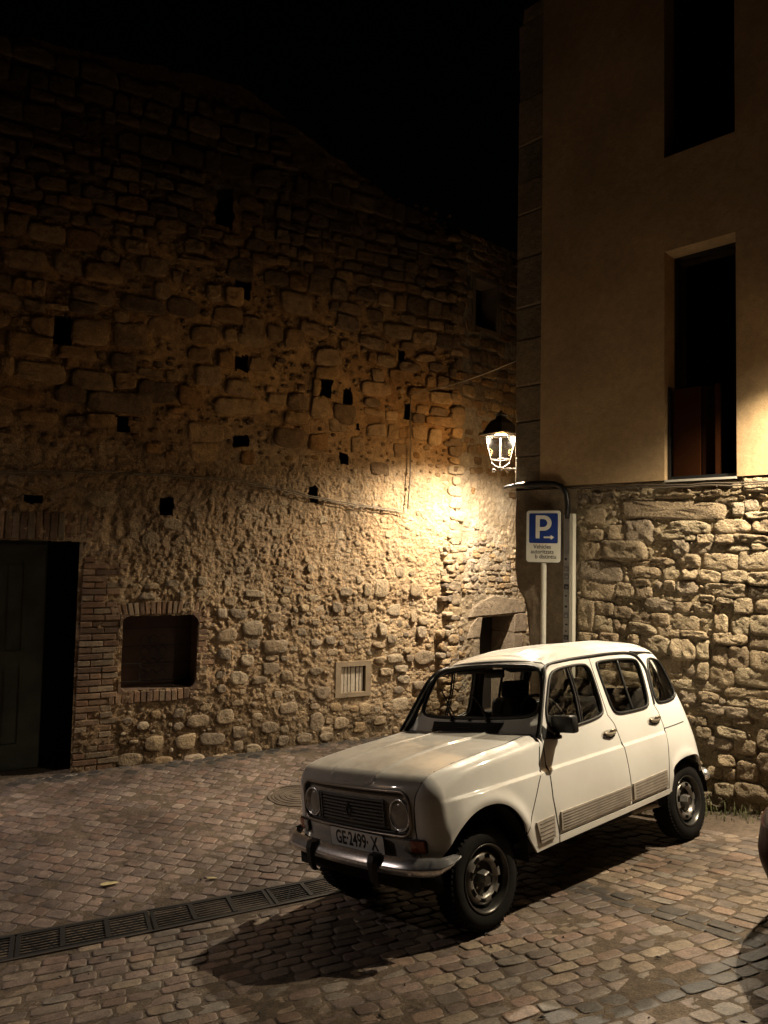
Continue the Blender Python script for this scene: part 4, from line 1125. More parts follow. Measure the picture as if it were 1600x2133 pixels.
def blocked(x, y):
    q = np.array([x, y, 0])
    if (q - O_L) @ N_L < .03 and (q - O_L) @ D_L < 4.75: return True
    if (q - O_F) @ N_F < .03 and (q - O_F) @ D_F > -.1 and x > .9: return True
    if (q - O_R) @ N_R < .05 and (q - O_R) @ D_R > .05: return True
    if y < 1.5 or y > 11.5 or x < -5.0 or x > 5.5: return True
    if math.hypot(x - MH[0], y - MH[1]) < .29: return True
    # dirt strip behind the car, at the foot of the rubble wall
    d = (q - O_R) @ N_R
    if d < .62 + .12 * math.sin(x * 5) and (q - O_R) @ D_R > 1.2: return True
    return False
MH = (-.80, 7.30)
setts = [s for s in setts if not blocked(s[0], s[1])]
def sett_geo(s, detail=True):
    x, y, a, l, w, t, q, dz = s
    rr = random.Random(int(q * 1e9))
    n = 12 if detail else 8
    p = rr.uniform(3.6, 6.5)
    ca, sa = math.cos(a), math.sin(a)
    tilt = (rr.uniform(-.035, .035), rr.uniform(-.035, .035))
    sk = rr.uniform(-.12, .12)
    ring = []
    for k in range(n):
        th = 2 * math.pi * (k + .5) / n
        c, sn = math.cos(th), math.sin(th)
        px = math.copysign(abs(c) ** (2 / p), c) * l / 2 * (1 + rr.uniform(-.05, .03)); py = math.copysign(abs(sn) ** (2 / p), sn) * w / 2 * (1 + rr.uniform(-.06, .03))
        ring.append((px + sk * py, py))
    V = []
    for sc, d in ((1.03, -.05), (1.0, -.0035), (.968, .0006), (.82, .0016)):
        for (px, py) in ring:
            V.append((px * sc, py * sc, d + dz + tilt[0] * px * sc + tilt[1] * py * sc + (rr.uniform(-.0018, .0018) if sc < 1 else 0)))
    V.append((0, 0, .0018 + dz))
    V = np.array(V)
    X = x + V[:, 0] * ca - V[:, 1] * sa; Y = y + V[:, 0] * sa + V[:, 1] * ca
    Zg = float(ground_z(x, y)) + .0
    gxs = (float(ground_z(x + .05, y)) - float(ground_z(x - .05, y))) / .1; gys = (float(ground_z(x, y + .05)) - float(ground_z(x, y - .05))) / .1
    Zz = Zg + (X - x) * gxs + (Y - y) * gys + V[:, 2]
    F = []
    for q_ in range(3):
        for k in range(n):
            m_ = (k + 1) % n
            F.append((q_ * n + k, q_ * n + m_, (q_ + 1) * n + m_, (q_ + 1) * n + k))
    for k in range(n): F.append((3 * n + k, 3 * n + (k + 1) % n, 4 * n))
    return np.stack([X, Y, Zz], -1), F
sx_ = np.array([[s[0], s[1], float(ground_z(s[0], s[1]))] for s in setts])
pu, pv, pd = project(sx_)
score = np.array([s[3] * s[4] for s in setts]) / pd ** 3
score = np.where((pu > 0) & (pu < 1600) & (pv > 0) & (pv < 2133) & ~in_poly(pu, pv, CAR_SIL), score, -1)
order = np.argsort(-score)
top = set(order[:300].tolist())
V = []; F = []; T = []; nb = 0
for i, s in enumerate(setts):
    v, f = sett_geo(s, pd[i] < 7.5)
    if i in top:
        add('cobble', mesh_from('cobble', v, f, MAT['sett'], tint=s[5]), ground)
    else:
        V.append(v); T.append(np.tile(np.array(s[5])[None], (len(v), 1))); F += [tuple(k + nb for k in q) for q in f]; nb += len(v)
add('small_cobbles', mesh_from('small_cobbles', np.concatenate(V), F, MAT['sett'], tint=np.concatenate(T)), ground, kind='stuff')

# ================================================================== drain channel with iron grates
cover_m = simple('rusty_iron_cover', (.085, .065, .048), rough=.7, metal=.2, var=.35, vscale=9, bump=.002)
grate_m = simple('cast_iron_grate', (.006, .0055, .005), rough=.65, metal=.1, var=.3, vscale=20, bump=.001)
mb = MB()
def ch_pt(a, b, dz=0.0):
    q = CH_A + CH_D * a + CH_N * b
    return (float(q[0]), float(q[1]), float(ground_z(q[0], q[1])) + dz)
grate_lab = ['iron drain grate cut by the left edge of the picture', 'iron drain grate second from the left, before the doorway', 'iron drain grate nearest the front of the white car', 'iron drain grate in shadow under the nose of the white car']
step = .80
a = -.72
gi = 0
while a < 2.45 and gi < 4:
    c = ch_pt(a + step / 2, 0, .004)
    p_ = Vector(ch_pt(a + step, 0)) - Vector(ch_pt(a, 0))
    q_ = Vector(ch_pt(a + step / 2, .14)) - Vector(ch_pt(a + step / 2, -.14))
    X_ = p_.normalized(); Y_ = (q_ - X_ * q_.dot(X_)).normalized(); Zn = X_.cross(Y_)
    M = Matrix(((X_.x, Y_.x, Zn.x, c[0]), (X_.y, Y_.y, Zn.y, c[1]), (X_.z, Y_.z, Zn.z, c[2]), (0, 0, 0, 1)))
    g = empty('drain_grate', grate_lab[gi], 'drain grate', group='drain grates in the channel'); g.matrix_world = M
    L_, W_ = step - .012, .30
    mb = MB()
    for sy in (-1, 1): mb.box((0, sy * (W_ / 2 - .012), -.012), (L_, .024, .03))
    for sx in (-1, 1): mb.box((sx * (L_ / 2 - .012), 0, -.012), (.024, W_ - .05, .03))
    mb.build('frame', grate_m, g)
    mb = MB()
    for k in range(7): mb.box((0, -.105 + k * .035, -.012), (L_ - .05, .009, .024))
    for k in range(16):
        x0 = -L_ / 2 + .04 + k * .046
        mb.box((x0, 0, -.014), (.010, W_ - .05, .020), rot=Matrix.Rotation(math.radians(24 if k % 2 else -24), 3, 'Z'))
    mb.build('grille', grate_m, g)
    for k in range(2):
        mb = MB(); mb.box(((-1 + 2 * k) * L_ / 6, 0, -.008), (.030, W_ - .05, .028)); mb.build('cross_bar', grate_m, g)
    a += step; gi += 1
# channel body under the grates and the thin kerb strip along it
mb = MB()
for k in range(14):
    a0, a1 = -2.2 + k * .40, -1.8 + k * .40
    for b, w in ((.158, .018), (-.158, .018)):
        P = [ch_pt(aa, bb, dz) for aa in (a0, a1) for bb in (b - w / 2, b + w / 2) for dz in (-.05, .006)]
        mb.raw(P, [(0, 1, 3, 2), (4, 6, 7, 5), (0, 4, 5, 1), (2, 3, 7, 6), (0, 2, 6, 4), (1, 5, 7, 3)])
mb.build('channel_kerb', simple('channel_steel', (.035, .029, .024), rough=.6, var=.2), ground)
mb = MB()
for k in range(14):
    a0, a1 = -2.2 + k * .40, -1.8 + k * .40
    P = [ch_pt(aa, bb, dz) for aa in (a0, a1) for bb in (-.15, .15) for dz in (-.04, -.009)]
    mb.raw(P, [(0, 1, 3, 2), (4, 6, 7, 5), (0, 4, 5, 1), (2, 3, 7, 6), (0, 2, 6, 4), (1, 5, 7, 3)])
mb.build('channel_bed', MAT['void'], ground)
# manhole cover
mz = float(ground_z(*MH))
mh = empty('manhole_cover', 'round iron manhole cover in the paving by the nose of the white car', 'manhole cover', loc=(MH[0], MH[1], mz))
mh.rotation_euler = (math.atan((float(ground_z(MH[0], MH[1] + .1)) - mz) / .1), -math.atan((float(ground_z(MH[0] + .1, MH[1])) - mz) / .1), 0)
mb = MB(); mb.lathe([(.0, .004), (.245, .004), (.25, -.03)], 36); mb.build('cover', cover_m, mh, smooth=False)
mb = MB(); mb.lathe([(.258, -.04), (.258, .008), (.285, .008), (.29, -.04)], 36); mb.build('frame', cover_m, mh)
mb = MB()
for rr_ in (.06, .11, .16, .21):
    mb.lathe([(rr_ - .009, .004), (rr_ - .007, .009), (rr_ + .007, .009), (rr_ + .009, .004)], 32)
mb.build('ring_relief', cover_m, mh)
# fallen leaf and litter
def leaf(x, y, a, s, label):
    z = float(ground_z(x, y)) + .014
    out = [(math.cos(t) * .5, math.sin(t) * .19 * (1 - .35 * math.cos(t))) for t in np.linspace(0, 2 * math.pi, 15)[:-1]]
    V = [(0, 0, .10)] + [(px, py, .05 * abs(py) * 4 + .06 * px * px) for px, py in out]
    F = [(0, k + 1, (k + 1) % 14 + 1) for k in range(14)]
    V = [(x + s * (p[0] * math.cos(a) - p[1] * math.sin(a)), y + s * (p[0] * math.sin(a) + p[1] * math.cos(a)), z + s * p[2]) for p in V]
    V2 = V + [(p[0], p[1], p[2] - .0015) for p in V]
    F2 = F + [tuple(i + len(V) for i in f[::-1]) for f in F]
    o = add('fallen_leaf', mesh_from('fallen_leaf', V2, F2, MAT['leaf']), None, label=label, category='leaf')
    return o
MAT['leaf'] = simple('dry_leaf', (.45, .38, .20), rough=.6, var=.2, vscale=30)
leaf(-1.93, 5.42, .4, .13, 'pale yellow fallen leaf lying on the cobbles near the drain grates')
leaf(-1.22, 5.55, .1, .075, 'small pale leaf on the cobbles between drain and white car')
MAT['leaf2'] = simple('dark_litter', (.02, .017, .014), rough=.8)
V = []; F = []
rl = random.Random(5)
for k in range(170):
    x, y = rl.uniform(-2, 4.5), rl.uniform(3.1, 7.6)
    if dist_ch(x, y) > -.2 and rl.random() < .6: continue
    z = float(ground_z(x, y)) + .006; s = rl.uniform(.004, .014); b = len(V)
    an = rl.uniform(0, 6.3); e_ = rl.uniform(1, 2.6)
    for (dx, dy, dz) in ((1, 0, 0), (-.2, .6, 0), (-.9, -.2, 0), (.1, -.6, 0), (0, 0, .7)):
        dx *= e_
        V.append((x + s * (dx * math.cos(an) - dy * math.sin(an)), y + s * (dx * math.sin(an) + dy * math.cos(an)), z + s * dz))
    F += [(b, b + 1, b + 4), (b + 1, b + 2, b + 4), (b + 2, b + 3, b + 4), (b + 3, b, b + 4), (b + 3, b + 2, b + 1, b)]
add('litter', mesh_from('litter', V, F, MAT['leaf2'], smooth=False), None, kind='stuff', label='dark crumbs and twigs scattered over the cobbles')
# weeds at the foot of the rubble wall
V = []; F = []; T = []
for k in range(520):
    s = 1.55 + rl.random() ** 1.3 * 2.4; d = rl.uniform(.04, .5) * rl.random()
    q = O_R + D_R * s + N_R * d
    z = float(ground_z(q[0], q[1])); h = rl.uniform(.05, .26) * (1.3 - d * 1.6) * (1.2 if s < 2.3 else .55)
    an = rl.uniform(0, 6.3); ln = rl.uniform(.1, .6) * h; w = rl.uniform(.003, .008)
    px, py = math.cos(an), math.sin(an); b = len(V)
    for t in (0, .5, 1):
        cx, cy, cz = q[0] + px * ln * t * t, q[1] + py * ln * t * t, z + h * t * (1 - .25 * t)
        ww = w * (1 - t * .85)
        V += [(cx - py * ww, cy + px * ww, cz), (cx + py * ww, cy - px * ww, cz)]
    F += [(b, b + 1, b + 3, b + 2), (b + 2, b + 3, b + 5, b + 4)]
add('weeds', mesh_from('weeds', V, F, simple('dry_weeds', (.09, .095, .035), rough=.8, var=.4, vscale=8), smooth=False), None, kind='stuff', label='dry grass and weeds along the foot of the rubble wall behind the car')
# ================================================================== the white car
def smooth_table(xs, ys, width=.10, lo=-2.2, hi=2.2, step=.004):
    g = np.arange(lo, hi, step)
    v = np.interp(g, xs, ys)
    n = max(3, int(width / step) | 1)
    k = np.ones(n) / n
    for _ in range(2):
        v = np.convolve(np.pad(v, n // 2, mode='edge'), k, 'valid')
    return lambda x: np.interp(x, g, v)
YB = smooth_table([.0, .25, .45, .60, .75, .90, 1.03, 1.46, 1.7], [.69, .705, .728, .738, .735, .718, .694, .577, .52], .10)
PL = smooth_table([-1.7, -1.4, -1.0, .9, 1.3, 1.6, 1.8], [.93, .975, 1.0, 1.0, .994, .972, .95], .22)
HZ = smooth_table([.3, .6, .85, 1.10, 1.33, 1.50, 1.64, 1.8], [1.035, 1.016, .990, .970, .946, .922, .880, .83], .16)
RZ = smooth_table([-1.5, -1.3, -1.15, -.9, -.5, 0, .28, .4], [1.44, 1.505, 1.553, 1.577, 1.582, 1.562, 1.515, 1.48], .14)
XR = smooth_table([.2, .3, .55, .75, 1.05, 1.45, 1.7], [-1.55, -1.57, -1.57, -1.535, -1.45, -1.33, -1.24], .12)
def yside(x, z):
    y = YB(z) * PL(x)
    zc = .828 - .032 * x
    k = smooth01(-.90, -.86, x) * smooth01(1.56, 1.40, x)
    y = y + .015 * k * smooth01(zc + .003, zc - .019, z)
    # rolled lip of the front wheel arch
    d = np.hypot(x - 1.21, (z - .36) * 1.0)
    y = y + .018 * np.exp(-((d - .365) / .045) ** 2) * smooth01(.40, .55, z)
    d = np.hypot((x + 1.12) / 1.0, z - .36)
    y = y + .010 * np.exp(-((d - .285) / .04) ** 2) * smooth01(.42, .55, z)
    return y
def ztop(x, y):
    ay = np.abs(y)
    crown = (.006 + .016 * smooth01(.6, 1.1, x)) * (1 - np.clip(ay / .6, 0, 1) ** 2)
    z = HZ(x) + crown
    z = z - .35 * np.clip(ay - .63, 0, 1)
    return z
def xfront(y, z):
    return 1.683 - .055 * (np.abs(y) / .6) ** 2.4 - .10 * np.clip(.55 - z, 0, 1) + .012 * np.clip(z - .55, 0, .3)
def zroof(x, y):
    ay = np.abs(y)
    z = RZ(x) - .088 * (ay / .58) ** 2.9
    z = z + .010 * smooth01(.47, .44, ay) * smooth01(.22, .17, x) * smooth01(-1.18, -1.12, x)
    z = z + .006 * np.exp(-((ay - .20) / .02) ** 2) * smooth01(.15, .05, x)
    return z
def fws(x, y, z):
    bow = .06 * (np.abs(y) / .6) ** 2
    a = (x - (.525 - .566 * (z - 1.11) - bow)) * .870
    b = (x - (.525 + (1.11 - z) * 1.05 - bow)) * .69
    return np.minimum(a, b)
def rmax(vals, r):
    s = 0; mx = None
    for v in vals:
        s = s + np.maximum(v + r, 0) ** 2
        mx = v if mx is None else np.maximum(mx, v)
    ln = np.sqrt(s)
    return np.where(ln > 0, ln - r, mx)
def frear(x, y, z):
    return (XR(z) + .09 * (np.abs(y) / .62) ** 2.5 - x)
def F_low(x, y, z):
    r = .034 + .070 * smooth01(1.3, 1.64, x) + .06 * smooth01(-.9, -1.3, x)
    f = rmax([np.abs(y) - yside(x, z), z - ztop(x, y), (x - xfront(y, z)) * .98, frear(x, y, z)], r)
    # pressed U-shaped ridge of the bonnet
    sa = x - (z - 1.0)
    qx = np.maximum(np.abs(y) - .235 + .10, 0); qy = np.maximum(sa - 1.825 + .10, 0)
    d = np.hypot(qx, qy) - .10
    d = np.where((qx <= 0) & (qy <= 0), np.maximum(np.abs(y) - .235, sa - 1.825), d)
    return f - (.0070 * np.exp(-(d / .011) ** 2) + .004 * smooth01(.02, -.012, d)) * smooth01(.765, .81, z) * smooth01(.3, .5, x)
def F_side(x, y, z):
    return rmax([np.abs(y) - yside(x, z), z - zroof(x, y), frear(x, y, z)], .035 + .085 * smooth01(-.9, -1.25, x))
def F_cab(x, y, z):
    r = .040 + .07 * smooth01(-.9, -1.25, x)
    return rmax([np.abs(y) - yside(x, z), z - zroof(x, y), fws(x, y, z), frear(x, y, z)], r)

def march(F, o, d, t0, t1, n=42):
    o = np.asarray(o, float); d = np.asarray(d, float)
    lo = np.full(len(d), t0, float); hi = np.full(len(d), t1, float)
    for _ in range(n):
        m = (lo + hi) / 2
        p = o + d * m[:, None]
        ins = F(p[:, 0], p[:, 1], p[:, 2]) < 0
        lo = np.where(ins, m, lo); hi = np.where(ins, hi, m)
    return o + d * ((lo + hi) / 2)[:, None]
def grad(F, p, e=.0015):
    g = np.stack([F(p[:, 0] + e, p[:, 1], p[:, 2]) - F(p[:, 0] - e, p[:, 1], p[:, 2]),
                  F(p[:, 0], p[:, 1] + e, p[:, 2]) - F(p[:, 0], p[:, 1] - e, p[:, 2]),
                  F(p[:, 0], p[:, 1], p[:, 2] + e) - F(p[:, 0], p[:, 1], p[:, 2] - e)], -1)
    return g / np.maximum(np.linalg.norm(g, axis=1), 1e-9)[:, None]

class Proj:
    """maps 2-D panel parameters to rays: 'y' (side view), 'x' (front view), or 'c' (gnomonic from a centre)"""
    def __init__(self, kind, c=(0, 0, 0), axis=None, sgn=1):
        self.k = kind; self.c = np.array(c, float); self.sgn = sgn
        if kind == 'c':
            w = np.array(axis, float); w /= np.linalg.norm(w)
            u = np.cross([0, 0, 1] if abs(w[2]) < .9 else [1, 0, 0], w); u /= np.linalg.norm(u)
            self.w, self.u, self.v = w, u, np.cross(w, u)
    def to2(self, P):
        P = np.asarray(P, float)
        if self.k == 'y': return P[:, [0, 2]]
        if self.k == 'x': return P[:, [1, 2]]
        d = P - self.c
        a = d @ self.w
        r = np.stack([d @ self.u, d @ self.v], -1)
        th = np.arctan2(np.linalg.norm(r, axis=1), a)
        nr = np.maximum(np.linalg.norm(r, axis=1), 1e-9)
        return r / nr[:, None] * th[:, None]          # azimuthal equidistant
    def rays(self, q):
        if self.k == 'y':
            return np.stack([q[:, 0], np.zeros(len(q)), q[:, 1]], -1), np.tile([0, float(self.sgn), 0], (len(q), 1)), 0, 1.2
        if self.k == 'x':
            return np.stack([np.full(len(q), self.c[0]), q[:, 0], q[:, 1]], -1), np.tile([float(self.sgn), 0, 0], (len(q), 1)), 0, 2.5
        th = np.linalg.norm(q, axis=1); dr = q / np.maximum(th, 1e-9)[:, None]
        d = np.cos(th)[:, None] * self.w + np.sin(th)[:, None] * (dr[:, :1] * self.u + dr[:, 1:] * self.v)
        return np.tile(self.c, (len(q), 1)), d, 0, 2.5

def resample(loop, step, closed=True):
    L = np.asarray(loop, float); out = []
    n = len(L)
    for i in range(n if closed else n - 1):
        a, b = L[i], L[(i + 1) % n]
        m = max(1, int(round(np.linalg.norm(b - a) / step)))
        for k in range(m): out.append(a + (b - a) * k / m)
    if not closed: out.append(L[-1])
    return np.array(out)
def chaikin(loop, it=2, closed=True):
    L = np.asarray(loop, float)
    for _ in range(it):
        if closed:
            N_ = np.roll(L, -1, axis=0)
            L = np.stack([L * .75 + N_ * .25, L * .25 + N_ * .75], 1).reshape(-1, L.shape[1])
        else:
            A, B = L[:-1], L[1:]
            M_ = np.stack([A * .75 + B * .25, A * .25 + B * .75], 1).reshape(-1, L.shape[1])
            L = np.concatenate([L[:1], M_, L[-1:]])
    return L

def panel(name, F, proj, loops3, res, mat, parent, thick=.014, off=0.0, extra=None, **props):
    """body panel: outline(s) given as 3-D points, surface F = off, custom normals, returned edge"""
    loops = [resample(proj.to2(resample(L, .02) if proj.k == 'c' else L), res * .6) for L in loops3]
    outer = loops[0]
    lo, hi = outer.min(0), outer.max(0)
    gx_ = np.arange(lo[0] + res * .5, hi[0], res); gy_ = np.arange(lo[1] + res * .5, hi[1], res)
    G = np.stack(np.meshgrid(gx_, gy_, indexing='ij'), -1).reshape(-1, 2)
    ins = in_poly(G[:, 0], G[:, 1], outer)
    for L in loops[1:]: ins &= ~in_poly(G[:, 0], G[:, 1], L)
    G = G[ins]
    if extra is not None:
        X2 = proj.to2(extra)
        ok = in_poly(X2[:, 0], X2[:, 1], outer)
        for L in loops[1:]: ok &= ~in_poly(X2[:, 0], X2[:, 1], L)
        X2 = X2[ok]
        if len(X2) and len(G):
            dm = np.full(len(G), 9.0)
            for i in range(0, len(G), 400):
                dm[i:i + 400] = np.sqrt(((G[i:i + 400, None, :] - X2[None]) ** 2).sum(-1)).min(1)
            G = np.concatenate([G[dm > res * .5], X2])
    B = np.concatenate(loops)
    if len(G):
        dm = np.full(len(G), 9.0)
        for i in range(0, len(G), 400):
            dm[i:i + 400] = np.sqrt(((G[i:i + 400, None, :] - B[None]) ** 2).sum(-1)).min(1)
        G = G[dm > min(res * .45, .006)] if extra is not None else G[dm > res * .45]
    ed = []; b = 0
    for L in loops:
        n = len(L); ed += [(b + i, b + (i + 1) % n) for i in range(n)]; b += n
    pts = [Vector((float(a), float(c))) for a, c in np.concatenate([B, G])]
    R_ = delaunay_2d_cdt(pts, ed, [], 0, 1e-7)
    V2 = np.array([(v.x, v.y) for v in R_[0]]); F2 = np.array([tuple(f) for f in R_[2]])
    cen = V2[F2].mean(1)
    k = in_poly(cen[:, 0], cen[:, 1], outer)
    for L in loops[1:]: k &= ~in_poly(cen[:, 0], cen[:, 1], L)
    F2 = F2[k]
    Fo = (lambda x, y, z: F(x, y, z) - off) if off else F
    o, d, t0, t1 = proj.rays(V2)
    P = march(Fo, o, d, t0, t1)
    Nn = grad(F, P)
    a, b_, c = P[F2[:, 0]], P[F2[:, 1]], P[F2[:, 2]]
    fn = np.cross(b_ - a, c - a)
    flip = (fn * Nn[F2].mean(1)).sum(1) < 0
    F2[flip] = F2[flip][:, ::-1]
    V = [P]; NV = [Nn]; faces = F2.tolist(); nb = len(P)
    if thick > 0:
        cnt = {}
        for f in F2:
            for i in range(3):
                e = (f[i], f[(i + 1) % 3]); cnt[e] = cnt.get(e, 0) + 1
        rim = [e for e in cnt if (e[1], e[0]) not in cnt]
        ids = {}
        RV = []; RN = []
        for (i, j) in rim:
            t = P[j] - P[i]; on = np.cross(t, Nn[i] + Nn[j]); on /= max(np.linalg.norm(on), 1e-9)
            base = nb + len(RV)
            RV += [P[i], P[j], P[j] - Nn[j] * thick, P[i] - Nn[i] * thick]; RN += [on] * 4
            faces.append((base + 3, base + 2, base + 1, base))
        if RV: V.append(np.array(RV)); NV.append(np.array(RN))
    me = mesh_from(name, np.concatenate(V), faces, mat, smooth=True, nors=np.concatenate(NV))
    return add(name, me, parent, **props)
def on_side(pts, F=None, sgn=1, off=0.0):
    q = np.array([(p[0], p[-1]) for p in pts], float)
    F = F or F_side
    o = np.stack([q[:, 0], np.zeros(len(q)), q[:, 1]], -1); d = np.tile([0, float(sgn), 0], (len(q), 1))
    return march(lambda x, y, z: F(x, y, z) - off, o, d, 0, 1.2)

CAR = empty('white_car', 'old white hatchback with chrome bumper parked on the cobbles before the rubble wall', 'car')
CAR.matrix_world = Matrix(((CAR_M[0, 0], CAR_M[0, 1], CAR_M[0, 2], O_P[0]), (CAR_M[1, 0], CAR_M[1, 1], CAR_M[1, 2], O_P[1]), (CAR_M[2, 0], CAR_M[2, 1], CAR_M[2, 2], O_P[2]), (0, 0, 0, 1)))

def car_paint(name, base, dusty, dust=(.34, .29, .22)):
    m, nt, p = new_mat(name)
    tc = N(nt, 'ShaderNodeTexCoord')
    nz = N(nt, 'ShaderNodeTexNoise'); nz.inputs['Scale'].default_value = 3.2; nz.inputs['Detail'].default_value = 7; nz.inputs['Roughness'].default_value = .62
    nt.links.new(tc.outputs['Object'], nz.inputs['Vector'])
    n2 = N(nt, 'ShaderNodeTexNoise'); n2.inputs['Scale'].default_value = 90; n2.inputs['Detail'].default_value = 4
    nt.links.new(tc.outputs['Object'], n2.inputs['Vector'])
    cr = N(nt, 'ShaderNodeMapRange'); cr.inputs['From Min'].default_value = .42; cr.inputs['From Max'].default_value = .72
    nt.links.new(nz.outputs['Fac'], cr.inputs['Value'])
    geo = N(nt, 'ShaderNodeNewGeometry'); sx = N(nt, 'ShaderNodeSeparateXYZ'); nt.links.new(geo.outputs['Normal'], sx.inputs[0])
    upm = N(nt, 'ShaderNodeMapRange'); upm.inputs['From Min'].default_value = .35; upm.inputs['From Max'].default_value = .95; upm.inputs['To Min'].default_value = .25
    nt.links.new(sx.outputs['Z'], upm.inputs['Value'])
    ds = N(nt, 'ShaderNodeMath', operation='MULTIPLY'); nt.links.new(cr.outputs[0], ds.inputs[0]); nt.links.new(upm.outputs[0], ds.inputs[1])
    # road dirt on the lower flanks: settles where spray reaches
    so = N(nt, 'ShaderNodeSeparateXYZ'); nt.links.new(tc.outputs['Object'], so.inputs[0])
    lowm = N(nt, 'ShaderNodeMapRange'); lowm.inputs['From Min'].default_value = .62; lowm.inputs['From Max'].default_value = .30
    nt.links.new(so.outputs['Z'], lowm.inputs['Value'])
    lm = N(nt, 'ShaderNodeMath', operation='MULTIPLY'); nt.links.new(lowm.outputs[0], lm.inputs[0]); nt.links.new(nz.outputs['Fac'], lm.inputs[1])
    sm = N(nt, 'ShaderNodeMath', operation='ADD'); nt.links.new(ds.outputs[0], sm.inputs[0]); nt.links.new(lm.outputs[0], sm.inputs[1]); sm.use_clamp = True
    sc = N(nt, 'ShaderNodeMath', operation='MULTIPLY'); sc.inputs[1].default_value = dusty; nt.links.new(sm.outputs[0], sc.inputs[0])
    mx = N(nt, 'ShaderNodeMix'); mx.data_type = 'RGBA'
    mx.inputs['A'].default_value = (*base, 1); mx.inputs['B'].default_value = (*dust, 1)
    nt.links.new(sc.outputs[0], mx.inputs['Factor']); nt.links.new(mx.outputs['Result'], p.inputs['Base Color'])
    rg = N(nt, 'ShaderNodeMapRange'); rg.inputs['To Min'].default_value = .30; rg.inputs['To Max'].default_value = .62
    nt.links.new(sm.outputs[0], rg.inputs['Value']); nt.links.new(rg.outputs[0], p.inputs['Roughness'])
    p.inputs['Coat Weight'].default_value = .6; p.inputs['Coat Roughness'].default_value = .055; p.inputs['Specular IOR Level'].default_value = .12
    bp = N(nt, 'ShaderNodeBump'); bp.inputs['Distance'].default_value = .00018; nt.links.new(n2.outputs['Fac'], bp.inputs['Height'])
    nt.links.new(bp.outputs[0], p.inputs['Normal'])
    return m
PAINT = car_paint('white_car_paint', (.72, .715, .69), .5)
HOODP = car_paint('dusty_white_paint', (.48, .465, .43), 1.0, (.27, .255, .225))
RUB = simple('black_rubber', (.007, .007, .007), rough=.5)
TRIM = simple('grey_plastic_trim', (.36, .325, .28), rough=.6, var=.2, vscale=12, bump=.0006, bscale=200)
GRILLE = simple('dark_grille_plastic', (.11, .11, .11), rough=.45)
INNER = simple('dark_interior', (.018, .017, .016), rough=.85)
UNDER = simple('underbody_black', (.008, .008, .008), rough=.9)
CHROME = simple('chrome', (.80, .80, .83), rough=.27, metal=.88, bump=.0012, bscale=9, var=.25, vscale=60)
GLASS = glass_mat('car_glass', (.80, .81, .79), rough=.015)
WSGLASS = glass_mat('windscreen_glass', (.88, .89, .87), rough=.015)

# outlines measured on the flank: (x along the car, z)
A_DOOR = [(.60, 1.010), (.582, .965), (.605, .835), (.598, .80), (.603, .63), (.580, .49), (.560, .398)]
B_LINE = [(-.228, 1.462), (-.216, 1.30), (-.205, 1.05), (-.250, .985), (-.276, .855), (-.286, .60), (-.284, .425)]
C_LINE = [(-.885, 1.24), (-.84, 1.06), (-.868, 1.0), (-.885, .875), (-.845, .70), (-.803, .52), (-.79, .445)]
F_TOP = [(.575, 1.035), (.46, 1.20), (.345, 1.365), (.285, 1.420), (.215, 1.448), (0, 1.460)]
R_TOP = [(-.236, 1.462), (-.50, 1.466), (-.77, 1.458), (-.85, 1.428), (-.905, 1.352), (-.90, 1.29)]
F_WIN = [(.452, 1.165), (.385, 1.255), (.305, 1.368), (.235, 1.408), (.09, 1.425), (-.135, 1.428), (-.182, 1.40), (-.192, 1.34), (-.172, 1.10), (-.135, 1.055), (.13, 1.030), (.44, 1.020), (.485, 1.065)]
R_WIN = [(-.305, 1.432), (-.58, 1.432), (-.80, 1.420), (-.848, 1.39), (-.838, 1.27), (-.785, 1.085), (-.735, 1.050), (-.55, 1.045), (-.335, 1.045), (-.283, 1.085), (-.283, 1.24), (-.288, 1.405)]
Q_WIN = [(-.985, 1.385), (-1.02, 1.410), (-1.13, 1.395), (-1.175, 1.36), (-1.225, 1.14), (-1.20, 1.085), (-1.10, 1.065), (-.915, 1.062), (-.888, 1.09), (-.94, 1.28)]
F_SEAM = [(.605, 1.006), (.612, .975), (.668, .84), (.668, .81), (.72, .74), (.888, .465)]
F_ARCH = [(1.565, .48), (1.51, .555), (1.44, .622), (1.35, .672), (1.25, .698), (1.15, .698), (1.08, .682), (1.01, .648), (.95, .592), (.905, .53), (.885, .47)]
R_ARCH = [(-.835, .425), (-.850, .47), (-.865, .515), (-.89, .558), (-.925, .592), (-1.0, .618), (-1.12, .63), (-1.24, .63), (-1.31, .617), (-1.35, .583), (-1.37, .535), (-1.385, .475)]
L1 = [(.605, .595, 1.025), (.85, .60, .985), (1.10, .60, .965), (1.33, .60, .940), (1.48, .598, .915), (1.58, .595, .870), (1.64, .592, .81), (1.66, .590, .75), (1.665, .590, .63), (1.65, .590, .53), (1.63, .592, .455)]
def sh_(pts, dx=0.0, dz=0.0): return [(x + dx, z + dz) for x, z in pts]

